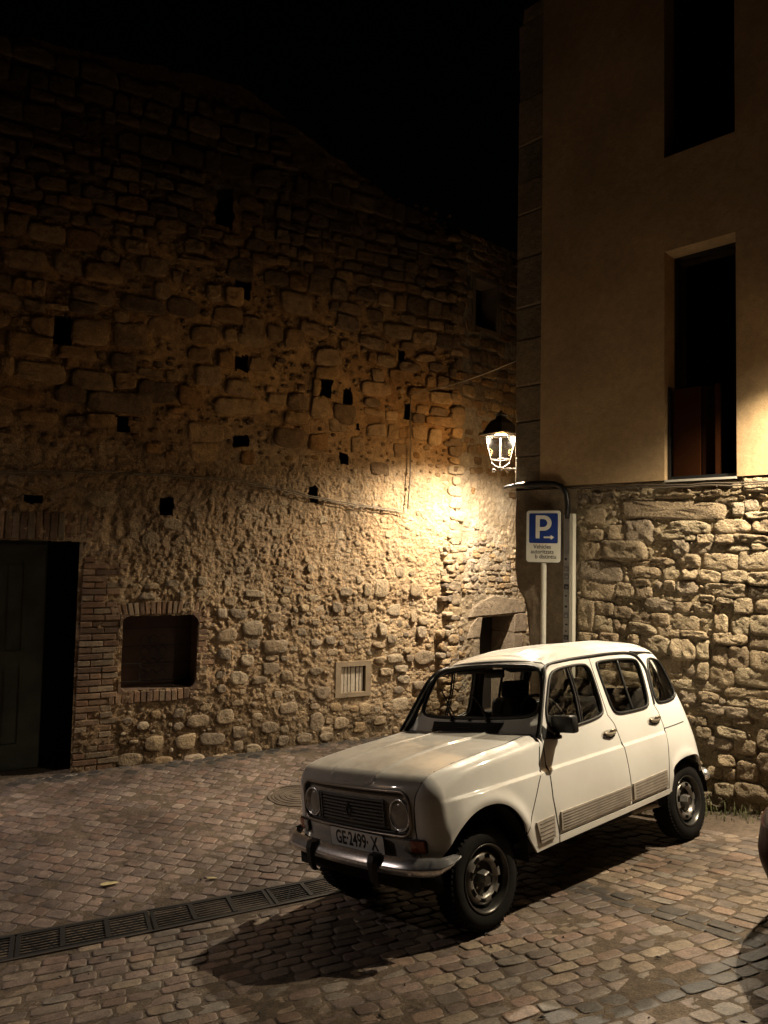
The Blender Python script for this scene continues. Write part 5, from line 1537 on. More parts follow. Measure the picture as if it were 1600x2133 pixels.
def mirror_pts(P, s):
    P = np.array(P, float).copy(); P[:, 1] *= s
    return P
def side_parts(s):
    xs_ = np.arange(-.86, 1.56, .022)
    crease = np.concatenate([on_side([(x, .828 - .032 * x + dz) for x in xs_], F_low, s) for dz in (.010, .003, -.002, -.0065, -.011, -.0155, -.020, -.028)])
    """everything that exists once on each flank; s = +1 the driver's side, -1 the other"""
    py = Proj('y', sgn=s)
    S = lambda pts, F=F_side: on_side(pts, F, s)
    # fender
    pf = Proj('c', (1.15, .25 * s, .62), (.35, .9 * s, .25))
    edge = np.array(L1); edge = edge + np.array([0, .007, 0]); edge[:, 1] *= s
    bot = np.array([(1.64, .64 * s, .452), (1.61, .69 * s, .455), (1.585, .705 * s, .465)])
    arch = on_side(chaikin(F_ARCH, 2, False), F_low, s)
    seam = on_side(sh_(F_SEAM[::-1], .004), F_low, s)
    topr = np.array([(.61, .66 * s, 1.015)])
    panel('fender', F_low, pf, [np.concatenate([edge, bot, arch, seam, topr])], .024, PAINT, CAR, .02, extra=crease)
    # cowl side piece behind the fender
    loop = sh_(F_SEAM, -.004) + [(.868, .448), (.815, .375), (.79, .337), (.566, .350), (.566, .398)] + sh_(A_DOOR[::-1], .004)[1:]
    panel('cowl_side', F_low, py, [S(loop, F_low)], .035, PAINT, CAR, .015, extra=crease)
    # doors
    fd = panel('front_door', F_side, py, [S(F_TOP[::1] + B_LINE + [(-.284, .425)] + [(.556, .398)] + A_DOOR[::-1][1:-1]), S(chaikin(F_WIN, 1))], .032, PAINT, CAR, .016, extra=crease)
    rd = panel('rear_door', F_side, py, [S(R_TOP + C_LINE + [(-.294, .432)] + sh_(B_LINE[::-1], -.009)[1:])[::1], S(chaikin(R_WIN, 1))], .032, PAINT, CAR, .016, extra=crease)
    for d, win, nm in ((fd, F_WIN, 'front'), (rd, R_WIN, 'rear')):
        w = chaikin(win, 2)
        P = on_side(w, F_side, s, .003)
        mb = MB(); mb.tube([tuple(p) for p in P], .0105, 8, closed=True); mb.build('window_seal', RUB, d, smooth=True)
        panel('window_glass', F_side, py, [on_side(w, F_side, s)], .06, GLASS, d, .004, off=-.008)
        panel('door_trim', F_side, py, [on_side(F_TOP + B_LINE + A_DOOR[::-1] if nm == 'front' else R_TOP + C_LINE + sh_(B_LINE[::-1], -.009), F_side, s), on_side(chaikin(win, 1), F_side, s)], .06, INNER, d, .004, off=-.030)
    div = [(.13, 1.030), (.075, 1.24), (.072, 1.426)]
    P = on_side(resample(chaikin(div, 2, False), .03, False), F_side, s, -.002)
    mb = MB(); mb.tube([tuple(p) for p in P], .009, 6); mb.tube([tuple(p + np.array([-.026, 0, 0])) for p in P], .006, 6); mb.build('window_divider', RUB, fd, smooth=True)
    div = [(-.545, 1.045), (-.555, 1.24), (-.578, 1.432)]
    P = on_side(resample(div, .03, False), F_side, s, -.002)
    mb = MB(); mb.tube([tuple(p) for p in P], .012, 6); mb.build('window_divider', RUB, rd, smooth=True)
    # handles over flat recesses, their shade painted as a darker patch and line
    for d, hx, hz in ((fd, -.145, .925), (rd, -.765, .945)):
        P = on_side([(hx + .085 * math.cos(t), hz - .004 + .034 * math.sin(t) * (1 if math.sin(t) > 0 else .9)) for t in np.linspace(0, 2 * math.pi, 21)[:-1]], F_side, s)
        panel('handle_recess', F_side, py, [P], .02, simple('recess_shade_paint', (.40, .37, .32), rough=.5), d, .002, off=.0012)
        q = on_side([(hx + .055, hz + .018), (hx + .03, hz + .004), (hx - .01, hz - .004), (hx - .06, hz + .0), (hx - .085, hz + .014)], F_side, s, .012)
        mb = MB(); mb.tube([tuple(p) for p in q], [.006, .012, .014, .012, .008], 8)
        q2 = on_side([(hx - .02, hz + .022), (hx - .05, hz + .024), (hx - .085, hz + .018)], F_side, s, .016)
        mb.tube([tuple(p) for p in q2], [.007, .010, .009], 8)
        mb.build('door_handle', simple('handle_metal', (.30, .26, .20), rough=.35, metal=.6), d, smooth=True)
        q = on_side([(hx + .07, hz - .012), (hx, hz - .030), (hx - .07, hz - .016)], F_side, s, .002)
        mb = MB(); mb.tube([tuple(p) for p in chaikin(q, 2, False)], .007, 6); mb.build('recess_shadow_gap', RUB, d, smooth=True)
    # quarter panel
    pq = Proj('c', (-.95, .10 * s, .80), (-.25, .96 * s, .05))
    rear = np.array([(-1.30, .49 * s, 1.43), (-1.36, .50 * s, 1.25), (-1.41, .50 * s, 1.06), (-1.46, .50 * s, .90), (-1.49, .50 * s, .70), (-1.50, .50 * s, .47)])
    up = on_side([(-.912, 1.29), (-.918, 1.352), (-.865, 1.432), (-.90, 1.448), (-1.10, 1.440), (-1.22, 1.425)], F_side, s)
    c = on_side(sh_(C_LINE[::-1], -.009) , F_side, s)
    ar = on_side(chaikin(R_ARCH[::-1], 2, False), F_side, s)
    low = on_side([(-.835, .415), (-.80, .408)], F_side, s)
    quarter = panel('quarter_panel', F_side, pq, [np.concatenate([up, rear, ar, low, c]), on_side(chaikin(Q_WIN, 1), F_side, s)], .032, PAINT, CAR, .018)
    w = chaikin(Q_WIN, 2)
    mb = MB(); mb.tube([tuple(p) for p in on_side(w, F_side, s, .003)], .0105, 8, closed=True); mb.build('window_seal', RUB, quarter, smooth=True)
    panel('window_glass', F_side, py, [on_side(w, F_side, s)], .06, GLASS, quarter, .004, off=-.008)
    P = on_side([(-.89, .872), (-1.05, .878), (-1.20, .886), (-1.36, .892)], F_side, s, -.001)
    mb = MB(); mb.tube([tuple(p) for p in P], .0045, 6); mb.build('panel_seam', RUB, quarter, smooth=True)
    # sill
    sill = panel('sill', F_side, py, [S([(.562, .350), (.562, .392), (-.29, .418), (-.79, .440), (-.797, .405), (-.3, .383)])], .03, PAINT, CAR, .03, off=.004)
    # dark gaps between the panels
    gaps = [sh_(B_LINE, -.0045), sh_(C_LINE, -.0045), A_DOOR, F_SEAM]
    mb = MB()
    for g in gaps:
        gg = resample(g, .04, False)
        Fg = F_low if g is F_SEAM or g is A_DOOR else F_side
        mb.tube([tuple(p) for p in on_side(gg, Fg, s, -.0062)], .0086, 6)
    e2 = np.array(L1); e2[:, 1] = (e2[:, 1] + .0035) * s
    o, dd, t0, t1 = pf.rays(pf.to2(e2)); e2 = march(lambda x, y, z: F_low(x, y, z) + .006, o, dd, 0, 2.5)
    mb.tube([tuple(p) for p in e2], .0075, 6)
    P = on_side([(.56, .397), (-.285, .424), (-.79, .446)], F_side, s, -.008)
    mb.tube([tuple(p) for p in resample(P, .05, False)], .009, 6)
    mb.build('panel_gap', RUB, CAR, smooth=True)
    # rain gutter running from the windscreen foot over the doors
    G = [(.607, 1.005), (.50, 1.16), (.362, 1.362), (.300, 1.428), (.225, 1.458), (0, 1.473), (-.23, 1.478), (-.50, 1.482), (-.77, 1.474), (-.86, 1.445), (-.918, 1.358), (-.913, 1.29), (-.897, 1.24), (-.852, 1.06)]
    P = on_side(resample(chaikin(G, 2, False), .03, False), F_side, s, .004)
    mb = MB(); mb.tube([tuple(p) for p in P], [.013] * 3 + [.012] * (len(P) - 12) + list(np.linspace(.011, .006, 9)), 8); mb.build('rain_gutter', RUB, CAR, smooth=True)
    P = on_side([(-.80, 1.476), (-.95, 1.462), (-1.10, 1.450), (-1.24, 1.428)], F_side, s, .002)
    mb = MB(); mb.tube([tuple(p) for p in P], .010, 8); mb.build('roof_gutter', RUB, CAR, smooth=True)
    # ribbed plastic protectors along the flanks
    def protector(poly, parent, ribs, x0, x1):
        Pp = S(poly)
        b = panel('side_protector', F_side, py, [Pp], .05, TRIM, parent, .012, off=.011)
        for k in range(ribs):
            t = (k + .8) / (ribs + .6)
            mb = MB()
            q = []
            for u in np.linspace(0, 1, 9):
                x = x0 + (x1 - x0) * u
                zl = np.interp(x, [poly[0][0], poly[1][0]][::(1 if poly[0][0] < poly[1][0] else -1)], [poly[0][1], poly[1][1]][::(1 if poly[0][0] < poly[1][0] else -1)])
                zh = np.interp(x, [poly[-1][0], poly[2][0]][::(1 if poly[-1][0] < poly[2][0] else -1)], [poly[-1][1], poly[2][1]][::(1 if poly[-1][0] < poly[2][0] else -1)])
                q.append((x, zh + (zl - zh) * t))
            mb.tube([tuple(p) for p in on_side(q, F_side, s, .0112)], .0024, 5)
            mb.build('groove', RIBD, b, smooth=True)
        return b
    protector([(.545, .532), (-.272, .556), (-.272, .450), (.545, .418)], fd, 6, .53, -.255)
    protector([(-.305, .560), (-.775, .585), (-.775, .468), (-.305, .450)], rd, 5, -.33, -.76)
    protector([(.795, .515), (.615, .527), (.615, .395), (.755, .385)], CAR, 5, .765, .625)
    # door mirror
    mirror = None
    if s > 0:
        mirror = MB()
        mirror.box((.43, .782, 1.068), (.062, .196, .112), rot=Matrix.Rotation(math.radians(-4), 3, 'Z'), bev=.016)
        mo = mirror.build('door_mirror', RUB, CAR, auto=35)
        mb = MB(); mb.tube([(.435, .725, 1.02), (.442, .722, .992), (.450, .705, .984)], [.016, .018, .020], 10); mb.lathe([(.0, .012), (.030, .010), (.034, .0), (.03, -.012), (.0, -.014)], 14, Matrix.Translation((.447, .722, .986)) @ Matrix.Diagonal((1.15, .9, 1, 1))); mb.build('mirror_arm', RUB, mo, smooth=True)
        mb = MB(); mb.box((.398, .782, 1.068), (.004, .17, .09), rot=Matrix.Rotation(math.radians(-4), 3, 'Z')); mb.build('mirror_glass', CHROME, mo)
        pl = S([(.572, 1.0), (.545, 1.075), (.508, 1.035), (.462, 1.008), (.452, .972), (.49, .978), (.565, .985)])
        panel('mirror_foot', F_side, py, [pl], .03, RUB, mo, .004, off=.006)
RIBD = simple('groove_shadow_plastic', (.12, .10, .085), rough=.7)
for s in (1, -1):
    side_parts(s)

# bonnet with the front face in one piece
half = np.array(L1)
half = np.concatenate([np.array([(.60, 0, 1.045), (.60, .15, 1.042), (.60, .30, 1.04), (.60, .45, 1.034)]), half, np.array([(1.64, .45, .445), (1.65, .25, .44), (1.655, 0, .44)])])
mir = half[1:-1][::-1].copy(); mir[:, 1] *= -1
pb = Proj('c', (.95, 0, .55), (.75, 0, .66))
GW, GT, GB_, GC = .548, .828, .578, .693
fr = np.array([(1.68, y, z) for y, z in resample(rrect(GW * 2, GT - GB_, .075, 7, 0, (GT + GB_) / 2), .02)])
def on_front(q, off=0.0, F=F_low):
    q = np.asarray(q, float)
    o = np.stack([np.full(len(q), .9), q[:, 0], q[:, 1]], -1)
    return march(lambda x, y, z: F(x, y, z) - off, o, np.tile([1.0, 0, 0], (len(q), 1)), 0, 1.2)
frp = on_front(fr[:, 1:])
bonnet = panel('bonnet', F_low, pb, [np.concatenate([half, mir]), frp], .0165, HOODP, CAR, .03)
# recessed grille panel
px_ = Proj('x', (.9, 0, 0))
gp = panel('grille_panel', F_low, px_, [frp], .03, TRIM, CAR, .0, off=-.022)
mb = MB(); mb.tube([tuple(p) for p in on_front(resample(rrect(GW * 2 - .004, GT - GB_ - .004, .073, 9, 0, GC + .01), .03), .004)], .009, 8, closed=True); mb.build('grille_surround', simple('surround_trim', (.36, .32, .28), rough=.35, metal=.5), CAR, smooth=True)
mb = MB(); mb.tube([tuple(p) for p in on_front(resample(rrect(GW * 2 - .03, GT - GB_ - .03, .065, 9, 0, GC + .01), .03), -.012)], .010, 8, closed=True); mb.build('surround_groove', RUB, CAR, smooth=True)
gz0, gz1, gy = .612, .772, .333
mb = MB(); P = on_front([(-gy, gz0), (gy, gz0), (gy, gz1), (-gy, gz1)], -.05)
xb = float(on_front([(0, .69)], -.022)[0, 0])
mb.box((xb - .030, 0, (gz0 + gz1) / 2), (.008, 2 * gy, gz1 - gz0)); mb.build('grille_back', UNDER, CAR)
for k in range(8):
    z = gz0 + .010 + k * (gz1 - gz0 - .020) / 7
    q = on_front([(y, z) for y in np.linspace(-gy, gy, 13)], -.006)
    V = []; F = []
    for p in q: V += [(p[0], p[1], p[2] - .0035), (p[0], p[1], p[2] + .0035), (p[0] - .022, p[1], p[2] + .007), (p[0] - .022, p[1], p[2] - .001)]
    for i in range(len(q) - 1):
        for j in range(4): F.append((i * 4 + j, i * 4 + (j + 1) % 4, i * 4 + 4 + (j + 1) % 4, i * 4 + 4 + j))
    add('grille_slat', mesh_from('grille_slat', V, F, GRILLE, smooth=False), CAR)
for y in (-gy, gy, -gy + .028):
    q = on_front([(y, z) for z in np.linspace(gz0 - .004, gz1 + .004, 5)], -.004)
    mb = MB(); mb.tube([tuple(p) for p in q], .006, 6); mb.build('grille_post', GRILLE, CAR, smooth=True)
# plain diamond-shaped emblem outline in the middle of the grille
ec = on_front([(0, .69)], .0)[0]
mb = MB(); mb.tube([(ec[0], .024 * math.cos(t), .69 + .036 * math.sin(t)) for t in (0, math.pi / 2, math.pi, 1.5 * math.pi)], .006, 6, closed=True); mb.build('grille_emblem', GRILLE, CAR)
# headlights
def headlight(y):
    c = on_front([(y, .692)], -.022)[0]
    M = Matrix.Translation((c[0], c[1], c[2])) @ Matrix.Rotation(math.radians(90), 4, 'Y')
    mb = MB(); mb.lathe([(.094, -.006), (.094, .010), (.086, .017), (.080, .012), (.079, -.004)], 32, M); h = mb.build('headlight', CHROME, CAR, smooth=True)
    mb = MB(); mb.lathe([(.0, -.045), (.03, -.043), (.055, -.030), (.078, .004)], 28, M); mb.build('reflector', simple('lamp_reflector', (.62, .62, .62), rough=.35, metal=.45, bump=.006, bscale=40), h, smooth=True)
    mb = MB(); mb.lathe([(.079, .008), (.070, .018), (.05, .027), (.025, .032), (.0, .034)], 32, M); mb.build('lens', LENS, h, smooth=True)
    mb = MB(); mb.lathe([(.0, -.02), (.018, -.018), (.02, -.004), (.0, .0)], 16, M); mb.build('bulb_shield', CHROME, h, smooth=True)
    mb = MB(); mb.tube([(c[0] + .02, c[1] - .03, c[2] - .088), (c[0] + .012, c[1] - .012, c[2] - .112)], .007, 6); mb.build('adjuster', RUB, h)
LENS = glass_mat('headlight_lens', (.93, .93, .91), rough=.10)
nt_ = LENS.node_tree
for s in (-1, 1): headlight(.448 * s)
# number plate
pc = on_front([(.075, .522)], .0)[0]
MP = Matrix.Translation((pc[0] + .020, .085, .522)) @ Matrix.Rotation(math.radians(4), 4, 'Y') @ Matrix(((0, 0, 1, 0), (1, 0, 0, 0), (0, 1, 0, 0), (0, 0, 0, 1)))
PW, PH = .535, .108
plate = empty('number_plate'); plate.parent = CAR
mb = MB(); mb.prism(rrect(PW + .012, PH + .012, .012), .006, MP @ Matrix.Translation((0, 0, -.006))); mb.build('plate_edge', RUB, plate)
mb = MB(); mb.prism(rrect(PW, PH, .010), .0015, MP); mb.build('plate_face', simple('plate_white', (.74, .73, .70), rough=.4, var=.08), plate)
text_mesh('GE·2499· X', .112, MP @ Matrix.Translation((0, -.002, .0022)), simple('plate_black', (.012, .012, .014), rough=.45), 'lettering', plate, offset=.0022, sx=.80, depth=.001)
mb = MB(); mb.box((pc[0] + .004, .085, .522), (.028, .18, .05)); mb.build('plate_bracket', RUB, plate)
# indicators
for s in (-1, 1):
    ind = empty('indicator'); ind.parent = CAR
    yc = .565 * s
    base = on_front(rrect(.150, .066, .012, 4, yc, .538), .008)
    for a, b, mt, nm in ((.0, .62, 'amber', 'amber_lens'), (.62, 1.0, 'clear', 'clear_lens')):
        ya = (yc + s * .072) - s * .144 * a; yb_ = (yc + s * .072) - s * .144 * b
        q = [(ya, .508), (yb_, .508), (yb_, .568), (ya, .568)]
        f = on_front(resample(q, .02), .024); bk = on_front(resample(q, .02), -.004)
        n = len(f); V = list(f) + list(bk) + [f.mean(0) + np.array([.006, 0, 0])]
        F = [(i, (i + 1) % n, 2 * n) for i in range(n)] + [(i, n + i, n + (i + 1) % n, (i + 1) % n) for i in range(n)]
        me = mesh_from(nm, V, F, None, smooth=False)
        if me.materials and me.materials[0] is None: me.materials.clear()
        if not me.materials: me.materials.append(simple('lens_' + mt, (.22, .045, .02) if mt == 'amber' else (.30, .28, .25), rough=.18, coat=.6))
        add(nm, me, ind)
    mb = MB(); mb.tube([tuple(p) for p in base], .006, 6, closed=True); mb.build('bezel', RUB, ind, smooth=True)
# chrome bumper bar with upswept ends and black overriders
def bumper(front=True):
    path = []
    for y in np.linspace(-.70, .70, 29):
        a = abs(y)
        x = 1.775 - .055 * (a / .6) ** 2.2 - (.05 * max(0, (a - .56) / .14) ** 1.6)
        path.append((x, y, 1.0, 0))
    def endcap(s):
        return [(1.635, .745 * s, .85, .008), (1.575, .762 * s, .62, .022), (1.53, .768 * s, .30, .040), (1.515, .768 * s, .04, .05)]
    full = [p for p in endcap(-1)[::-1]] + path + endcap(1)
    prof = [(-.012, .060), (-.002, .060), (.030, .008), (.036, -.004), (.030, -.020), (.012, -.046), (-.008, -.055)]
    V = []; F = []; n = len(prof)
    pts = np.array([(p[0], p[1]) for p in full])
    for i, p in enumerate(full):
        t = pts[min(i + 1, len(pts) - 1)] - pts[max(i - 1, 0)]; t = t / np.linalg.norm(t)
        nr = np.array([t[1], -t[0]])
        if nr @ np.array([1, p[1] * .8]) < 0: nr = -nr
        for (d, h) in prof:
            V.append((p[0] + nr[0] * d, p[1] + nr[1] * d, .440 + .86 * h * p[2] + p[3]))
    m_ = len(full)
    for i in range(m_ - 1):
        for k in range(n - 1): F.append((i * n + k, i * n + k + 1, (i + 1) * n + k + 1, (i + 1) * n + k))
    V += [(v[0] - .004 * (1 if True else 0), v[1] * .994, v[2]) for v in V]
    F += [tuple(i + m_ * n for i in f[::-1]) for f in F]
    return V, F
V, F = bumper()
fb = add('front_bumper', mesh_from('front_bumper', V, F, CHROME, smooth=True), CAR)
for y in (-.265, .355):
    x = 1.775 - .055 * (abs(y) / .6) ** 2.2
    Vv = []; Ff = []
    sec = [(.0, .080, .044), (.036, .072, .046), (.050, .04, .044), (.048, -.01, .038), (.040, -.065, .030), (.018, -.100, .024), (-.01, -.105, .024)]
    for (d, h, w) in sec:
        Vv += [(x - .01 + d, y - w, .42 + h), (x + .012 + d, y - w * .55, .42 + h), (x + .012 + d, y + w * .55, .42 + h), (x - .01 + d, y + w, .42 + h)]
    for i in range(len(sec) - 1):
        for j in range(3): Ff.append((i * 4 + j, i * 4 + j + 1, i * 4 + 5 + j, i * 4 + 4 + j))
    Ff += [(i * 4, i * 4 + 4, i * 4 + 7, i * 4 + 3) for i in range(len(sec) - 1)]
    Ff += [(0, 3, 2, 1), tuple(len(Vv) - 4 + k for k in range(4))]
    add('overrider', mesh_from('overrider', Vv, Ff, RUB, smooth=False), fb)
for y in (.60, -.62):
    mb = MB(); mb.lathe([(.0, .004), (.012, .003), (.016, 0), (.016, -.02)], 14, Matrix.Translation((1.742, y, .425)) @ Matrix.Rotation(math.radians(90 - 0), 4, 'Y')); mb.build('bumper_bolt', CHROME, fb, smooth=True)
mb = MB(); mb.box((1.60, 0, .43), (.10, 1.0, .05)); mb.box((1.66, 0, .36), (.05, 1.15, .12)); mb.build('bumper_bracket', UNDER, CAR)
# windscreen and its frame, cowl vent, wipers
WSO = [(0, 1.108), (.30, 1.110), (.47, 1.115), (.555, 1.128), (.598, 1.168), (.592, 1.25), (.565, 1.345), (.540, 1.405), (.495, 1.437), (.40, 1.452), (.2, 1.466), (0, 1.470)]
ws2 = np.array(WSO + [(-y, z) for y, z in WSO[1:-1][::-1]])
WSF = lambda x, y, z: fws(x, y, z)
def on_ws(q, off=0.0):
    q = np.asarray(q, float)
    o = np.stack([np.full(len(q), -.3), q[:, 0], q[:, 1]], -1)
    return march(lambda x, y, z: F_cab(x, y, z) - off, o, np.tile([1.0, 0, 0], (len(q), 1)), 0, 1.6)
wsp = on_ws(chaikin(ws2, 1))
fo = [(0, .985), (.35, .985), (.62, .985), (.672, .99), (.668, 1.04), (.645, 1.16), (.612, 1.29), (.590, 1.375), (.572, 1.452), (.505, 1.492), (.35, 1.506), (.15, 1.514), (0, 1.516)]
fo2 = np.array(fo + [(-y, z) for y, z in fo[1:-1][::-1]])
pws = Proj('x', (-.3, 0, 0))
panel('windscreen_frame', F_cab, pws, [on_ws(fo2), wsp], .03, PAINT, CAR, .02, off=-.002)
wsn = chaikin(ws2, 2)
mb = MB(); mb.tube([tuple(p) for p in on_ws(wsn, .002)], .0155, 8, closed=True); mb.build('windscreen_seal', RUB, CAR, smooth=True)
wg = panel('windscreen_glass', F_cab, pws, [on_ws(wsn)], .06, WSGLASS, CAR, .004, off=-.008)
cv = on_ws([(-.375, 1.082), (.345, 1.082), (.335, 1.018), (-.33, 1.018)], .004)
panel('cowl_vent', F_cab, pws, [on_ws([(-.375, 1.082), (.345, 1.082), (.335, 1.018), (-.33, 1.018)])], .05, UNDER, CAR, .004, off=.004)
for k in range(5):
    q = on_ws([(y, 1.028 + k * .011) for y in np.linspace(-.35, .33, 8)], .006)
    mb = MB(); mb.tube([tuple(p) for p in q], .0022, 5); mb.build('vent_louvre', RUB, CAR, smooth=True)
mb = MB(); q = on_ws([(y, 1.000) for y in np.linspace(-.60, .60, 11)], -.006)
mb.tube([tuple(p) for p in q], .016, 6); mb.build('bonnet_gap', UNDER, CAR, smooth=True)
for yb_, tip, tip2 in ((-.16, (-.40, 1.31), (-.28, 1.215)), (.20, (-.05, 1.29), (.08, 1.20))):
    w_ = empty('wiper'); w_.parent = CAR
    q = on_ws([(yb_, 1.105), (yb_ - .10, 1.19), tip2], .016); mb = MB(); mb.tube([tuple(p) for p in q], [.010, .006, .004], 6); mb.build('wiper_arm', RUB, w_, smooth=True)
    a_, b_ = np.array(tip), np.array([tip2[0] + .13, tip2[1] - .09])
    q = on_ws([a_ * (1 - t) + b_ * t for t in np.linspace(0, 1, 6)], .013); mb = MB(); mb.tube([tuple(p) for p in q], .006, 6); mb.build('wiper_blade', RUB, w_, smooth=True)
    q = on_ws([(yb_, 1.098)], .012)[0]; mb = MB(); mb.lathe([(.0, .016), (.014, .012), (.018, -.01)], 12, Matrix.Translation(tuple(q))); mb.build('wiper_pivot', RUB, w_)
q = on_ws([(.02, 1.098)], .006)[0]; mb = MB(); mb.lathe([(.0, .012), (.010, .010), (.014, -.006)], 12, Matrix.Translation(tuple(q))); mb.build('washer_jet', RUB, CAR)
# roof
pr = Proj('c', (-.45, 0, .95), (0, 0, 1))
G2 = [(.225, 1.458), (0, 1.473), (-.23, 1.478), (-.50, 1.482), (-.77, 1.474), (-.95, 1.462), (-1.10, 1.450), (-1.22, 1.432)]
gl = on_side(G2, F_side, 1); gr = on_side(G2, F_side, -1)
frt = on_ws([(0, 1.502), (.15, 1.500), (.35, 1.490), (.49, 1.470), (.555, 1.436)])       # matches the frame's upper edge, centre to corner
fr_l = on_ws([(.560, 1.440)])
front_edge = np.concatenate([frt, ])
re_ = np.array([(-1.31, .45, 1.47), (-1.335, .25, 1.475), (-1.34, 0, 1.478)])
lp = np.concatenate([front_edge, gl, re_, (re_[:-1] * np.array([1, -1, 1]))[::-1], gr[::-1], (front_edge[1:] * np.array([1, -1, 1]))[::-1]])
panel('roof', F_cab, pr, [lp], .04, PAINT, CAR, .02)
# tail: hatch, lamps and rear bumper
pt_ = Proj('x', (-.5, 0, 0), sgn=-1)
def on_rear(q, off=0.0):
    q = np.asarray(q, float)
    return march(lambda x, y, z: F_side(x, y, z) - off, np.stack([np.full(len(q), -.5), q[:, 0], q[:, 1]], -1), np.tile([-1.0, 0, 0], (len(q), 1)), 0, 1.5)
hl = [(0, .46), (.495, .46), (.495, .90), (.495, 1.10), (.475, 1.28), (.44, 1.44), (.25, 1.465), (0, 1.47)]
hl2 = np.array(hl + [(-y, z) for y, z in hl[1:-1][::-1]])
wl = np.array(rrect(.86, .34, .07, 6, 0, 1.21))
hatch = panel('tailgate', F_side, pt_, [on_rear(hl2), on_rear(wl)], .05, PAINT, CAR, .018)
mb = MB(); mb.tube([tuple(p) for p in on_rear(wl, .003)], .012, 8, closed=True); mb.build('window_seal', RUB, hatch, smooth=True)
panel('window_glass', F_side, pt_, [on_rear(wl)], .08, GLASS, hatch, .004, off=-.008)
for s in (-1, 1):
    mb = MB(); q = on_rear([(.56 * s, .66)], .01)[0]; mb.box((q[0] - .002, q[1], .66), (.04, .09, .17), bev=.012); mb.build('tail_lamp', simple('tail_lens', (.20, .015, .01), rough=.2, coat=.5), CAR, auto=40)
mb = MB(); mb.tube([(-1.50, -.66, .42), (-1.60, -.60, .42), (-1.655, -.4, .42), (-1.67, 0, .42), (-1.655, .4, .42), (-1.60, .60, .42), (-1.50, .66, .42)], .042, 10); mb.build('rear_bumper', CHROME, CAR, smooth=True)
mb = MB(); mb.box((-1.50, .60, .43), (.10, .05, .10), bev=.012); mb.build('rear_overrider', simple('bumper_end_grey', (.38, .35, .30), rough=.4), CAR)
# underbody, wheel houses, cabin
mb = MB(); mb.box((.05, 0, .33), (2.5, 1.06, .12)); mb.box((1.15, 0, .60), (.85, .96, .45)); mb.box((-1.12, 0, .52), (.62, 1.0, .36)); mb.box((.05, 0, .385), (1.72, 1.30, .03)); mb.box((.74, 0, .66), (.10, 1.30, .56)); mb.box((1.56, 0, .60), (.06, 1.10, .30)); mb.build('underbody', UNDER, CAR)
for s in (-1, 1):
    for cx, rr_ in ((1.21, .37), (-1.12, .30)):
        n = 16; V = []
        for t in np.linspace(-.15, math.pi + .15, n):
            for yy in (.45, .700):
                V.append((cx + rr_ * math.cos(t) * (1.0 if cx > 0 else 1.04), yy * s, .345 + rr_ * math.sin(t) * (.97 if cx > 0 else .95)))
        mb = MB(); mb.raw(V, [(2 * i, 2 * i + 1, 2 * i + 3, 2 * i + 2) for i in range(n - 1)]); mb.build('wheel_housing', UNDER, CAR)
mb = MB(); mb.tube([(-.55, .55, .30), (-.80, .60, .31), (-.93, .60, .30)], .022, 10); mb.tube([(-.70, .50, .34), (-.86, .66, .33)], .008, 6); mb.build('exhaust', simple('rusty_exhaust', (.30, .26, .20), rough=.6, metal=.3), CAR, smooth=True)
mb = MB(); mb.box((.36, 0, .955), (.34, 1.18, .16), bev=.04); mb.box((.30, .36, 1.07), (.16, .36, .07), bev=.025); mb.build('dashboard', INNER, CAR, auto=40)
mb = MB(); mb.tube([(.12 + .055 * math.sin(t), .36 + .19 * math.cos(t), 1.06 + .175 * math.sin(t)) for t in np.linspace(0, 2 * math.pi, 29)[:-1]], .012, 8, closed=True)
mb.tube([(.12, .17, 1.06), (.15, .36, 1.05), (.12, .55, 1.06)], .011, 6); mb.tube([(.15, .36, 1.05), (.40, .36, .93)], .018, 8); mb.build('steering_wheel', INNER, CAR, smooth=True)
def seat(y, w, x, name):
    st = empty(name); st.parent = CAR
    mb = MB(); mb.box((x + .02, y, .56), (.50, w, .15), rot=Matrix.Rotation(math.radians(-8), 3, 'Y'), bev=.05); mb.build('cushion', INNER, st, auto=50)
    mb = MB(); mb.box((x - .29, y, .88), (.13, w * .96, .60), rot=Matrix.Rotation(math.radians(-14), 3, 'Y'), bev=.055); mb.build('backrest', INNER, st, auto=50)
    return st
for y in (.33, -.33):
    st = seat(y, .47, -.02, 'front_seat')
    mb = MB(); mb.box((-.40, y, 1.235), (.09, .27, .15), rot=Matrix.Rotation(math.radians(-14), 3, 'Y'), bev=.035); mb.build('headrest', INNER, st, auto=50)
    mb = MB()
    for dy in (-.07, .07): mb.tube([(-.385, y + dy, 1.13), (-.395, y + dy, 1.20)], .006, 6)
    mb.build('headrest_post', CHROME, st)
seat(0, 1.12, -.74, 'rear_bench')
mb = MB(); mb.box((.22, .02, 1.405), (.025, .19, .065), bev=.012); mb.tube([(.235, .02, 1.42), (.265, .02, 1.46)], .007, 6); mb.build('rear_view_mirror', RUB, CAR, auto=40)
for s in (-1, 1):
    mb = MB(); mb.tube([tuple(p) for p in on_side([(-.24, 1.45), (-.235, 1.25), (-.25, 1.0), (-.28, .6)], F_side, s, -.045)], .030, 8); mb.build('centre_pillar', INNER, CAR, smooth=True)
    mb = MB(); mb.box((.17, .275 * s, 1.425), (.016, .34, .09), rot=Matrix.Rotation(math.radians(70), 3, 'Y'), bev=.006); mb.build('sun_visor', INNER, CAR, auto=40)
panel('headlining', F_cab, pr, [lp * np.array([.97, .97, 1])], .12, INNER, CAR, .003, off=-.035)

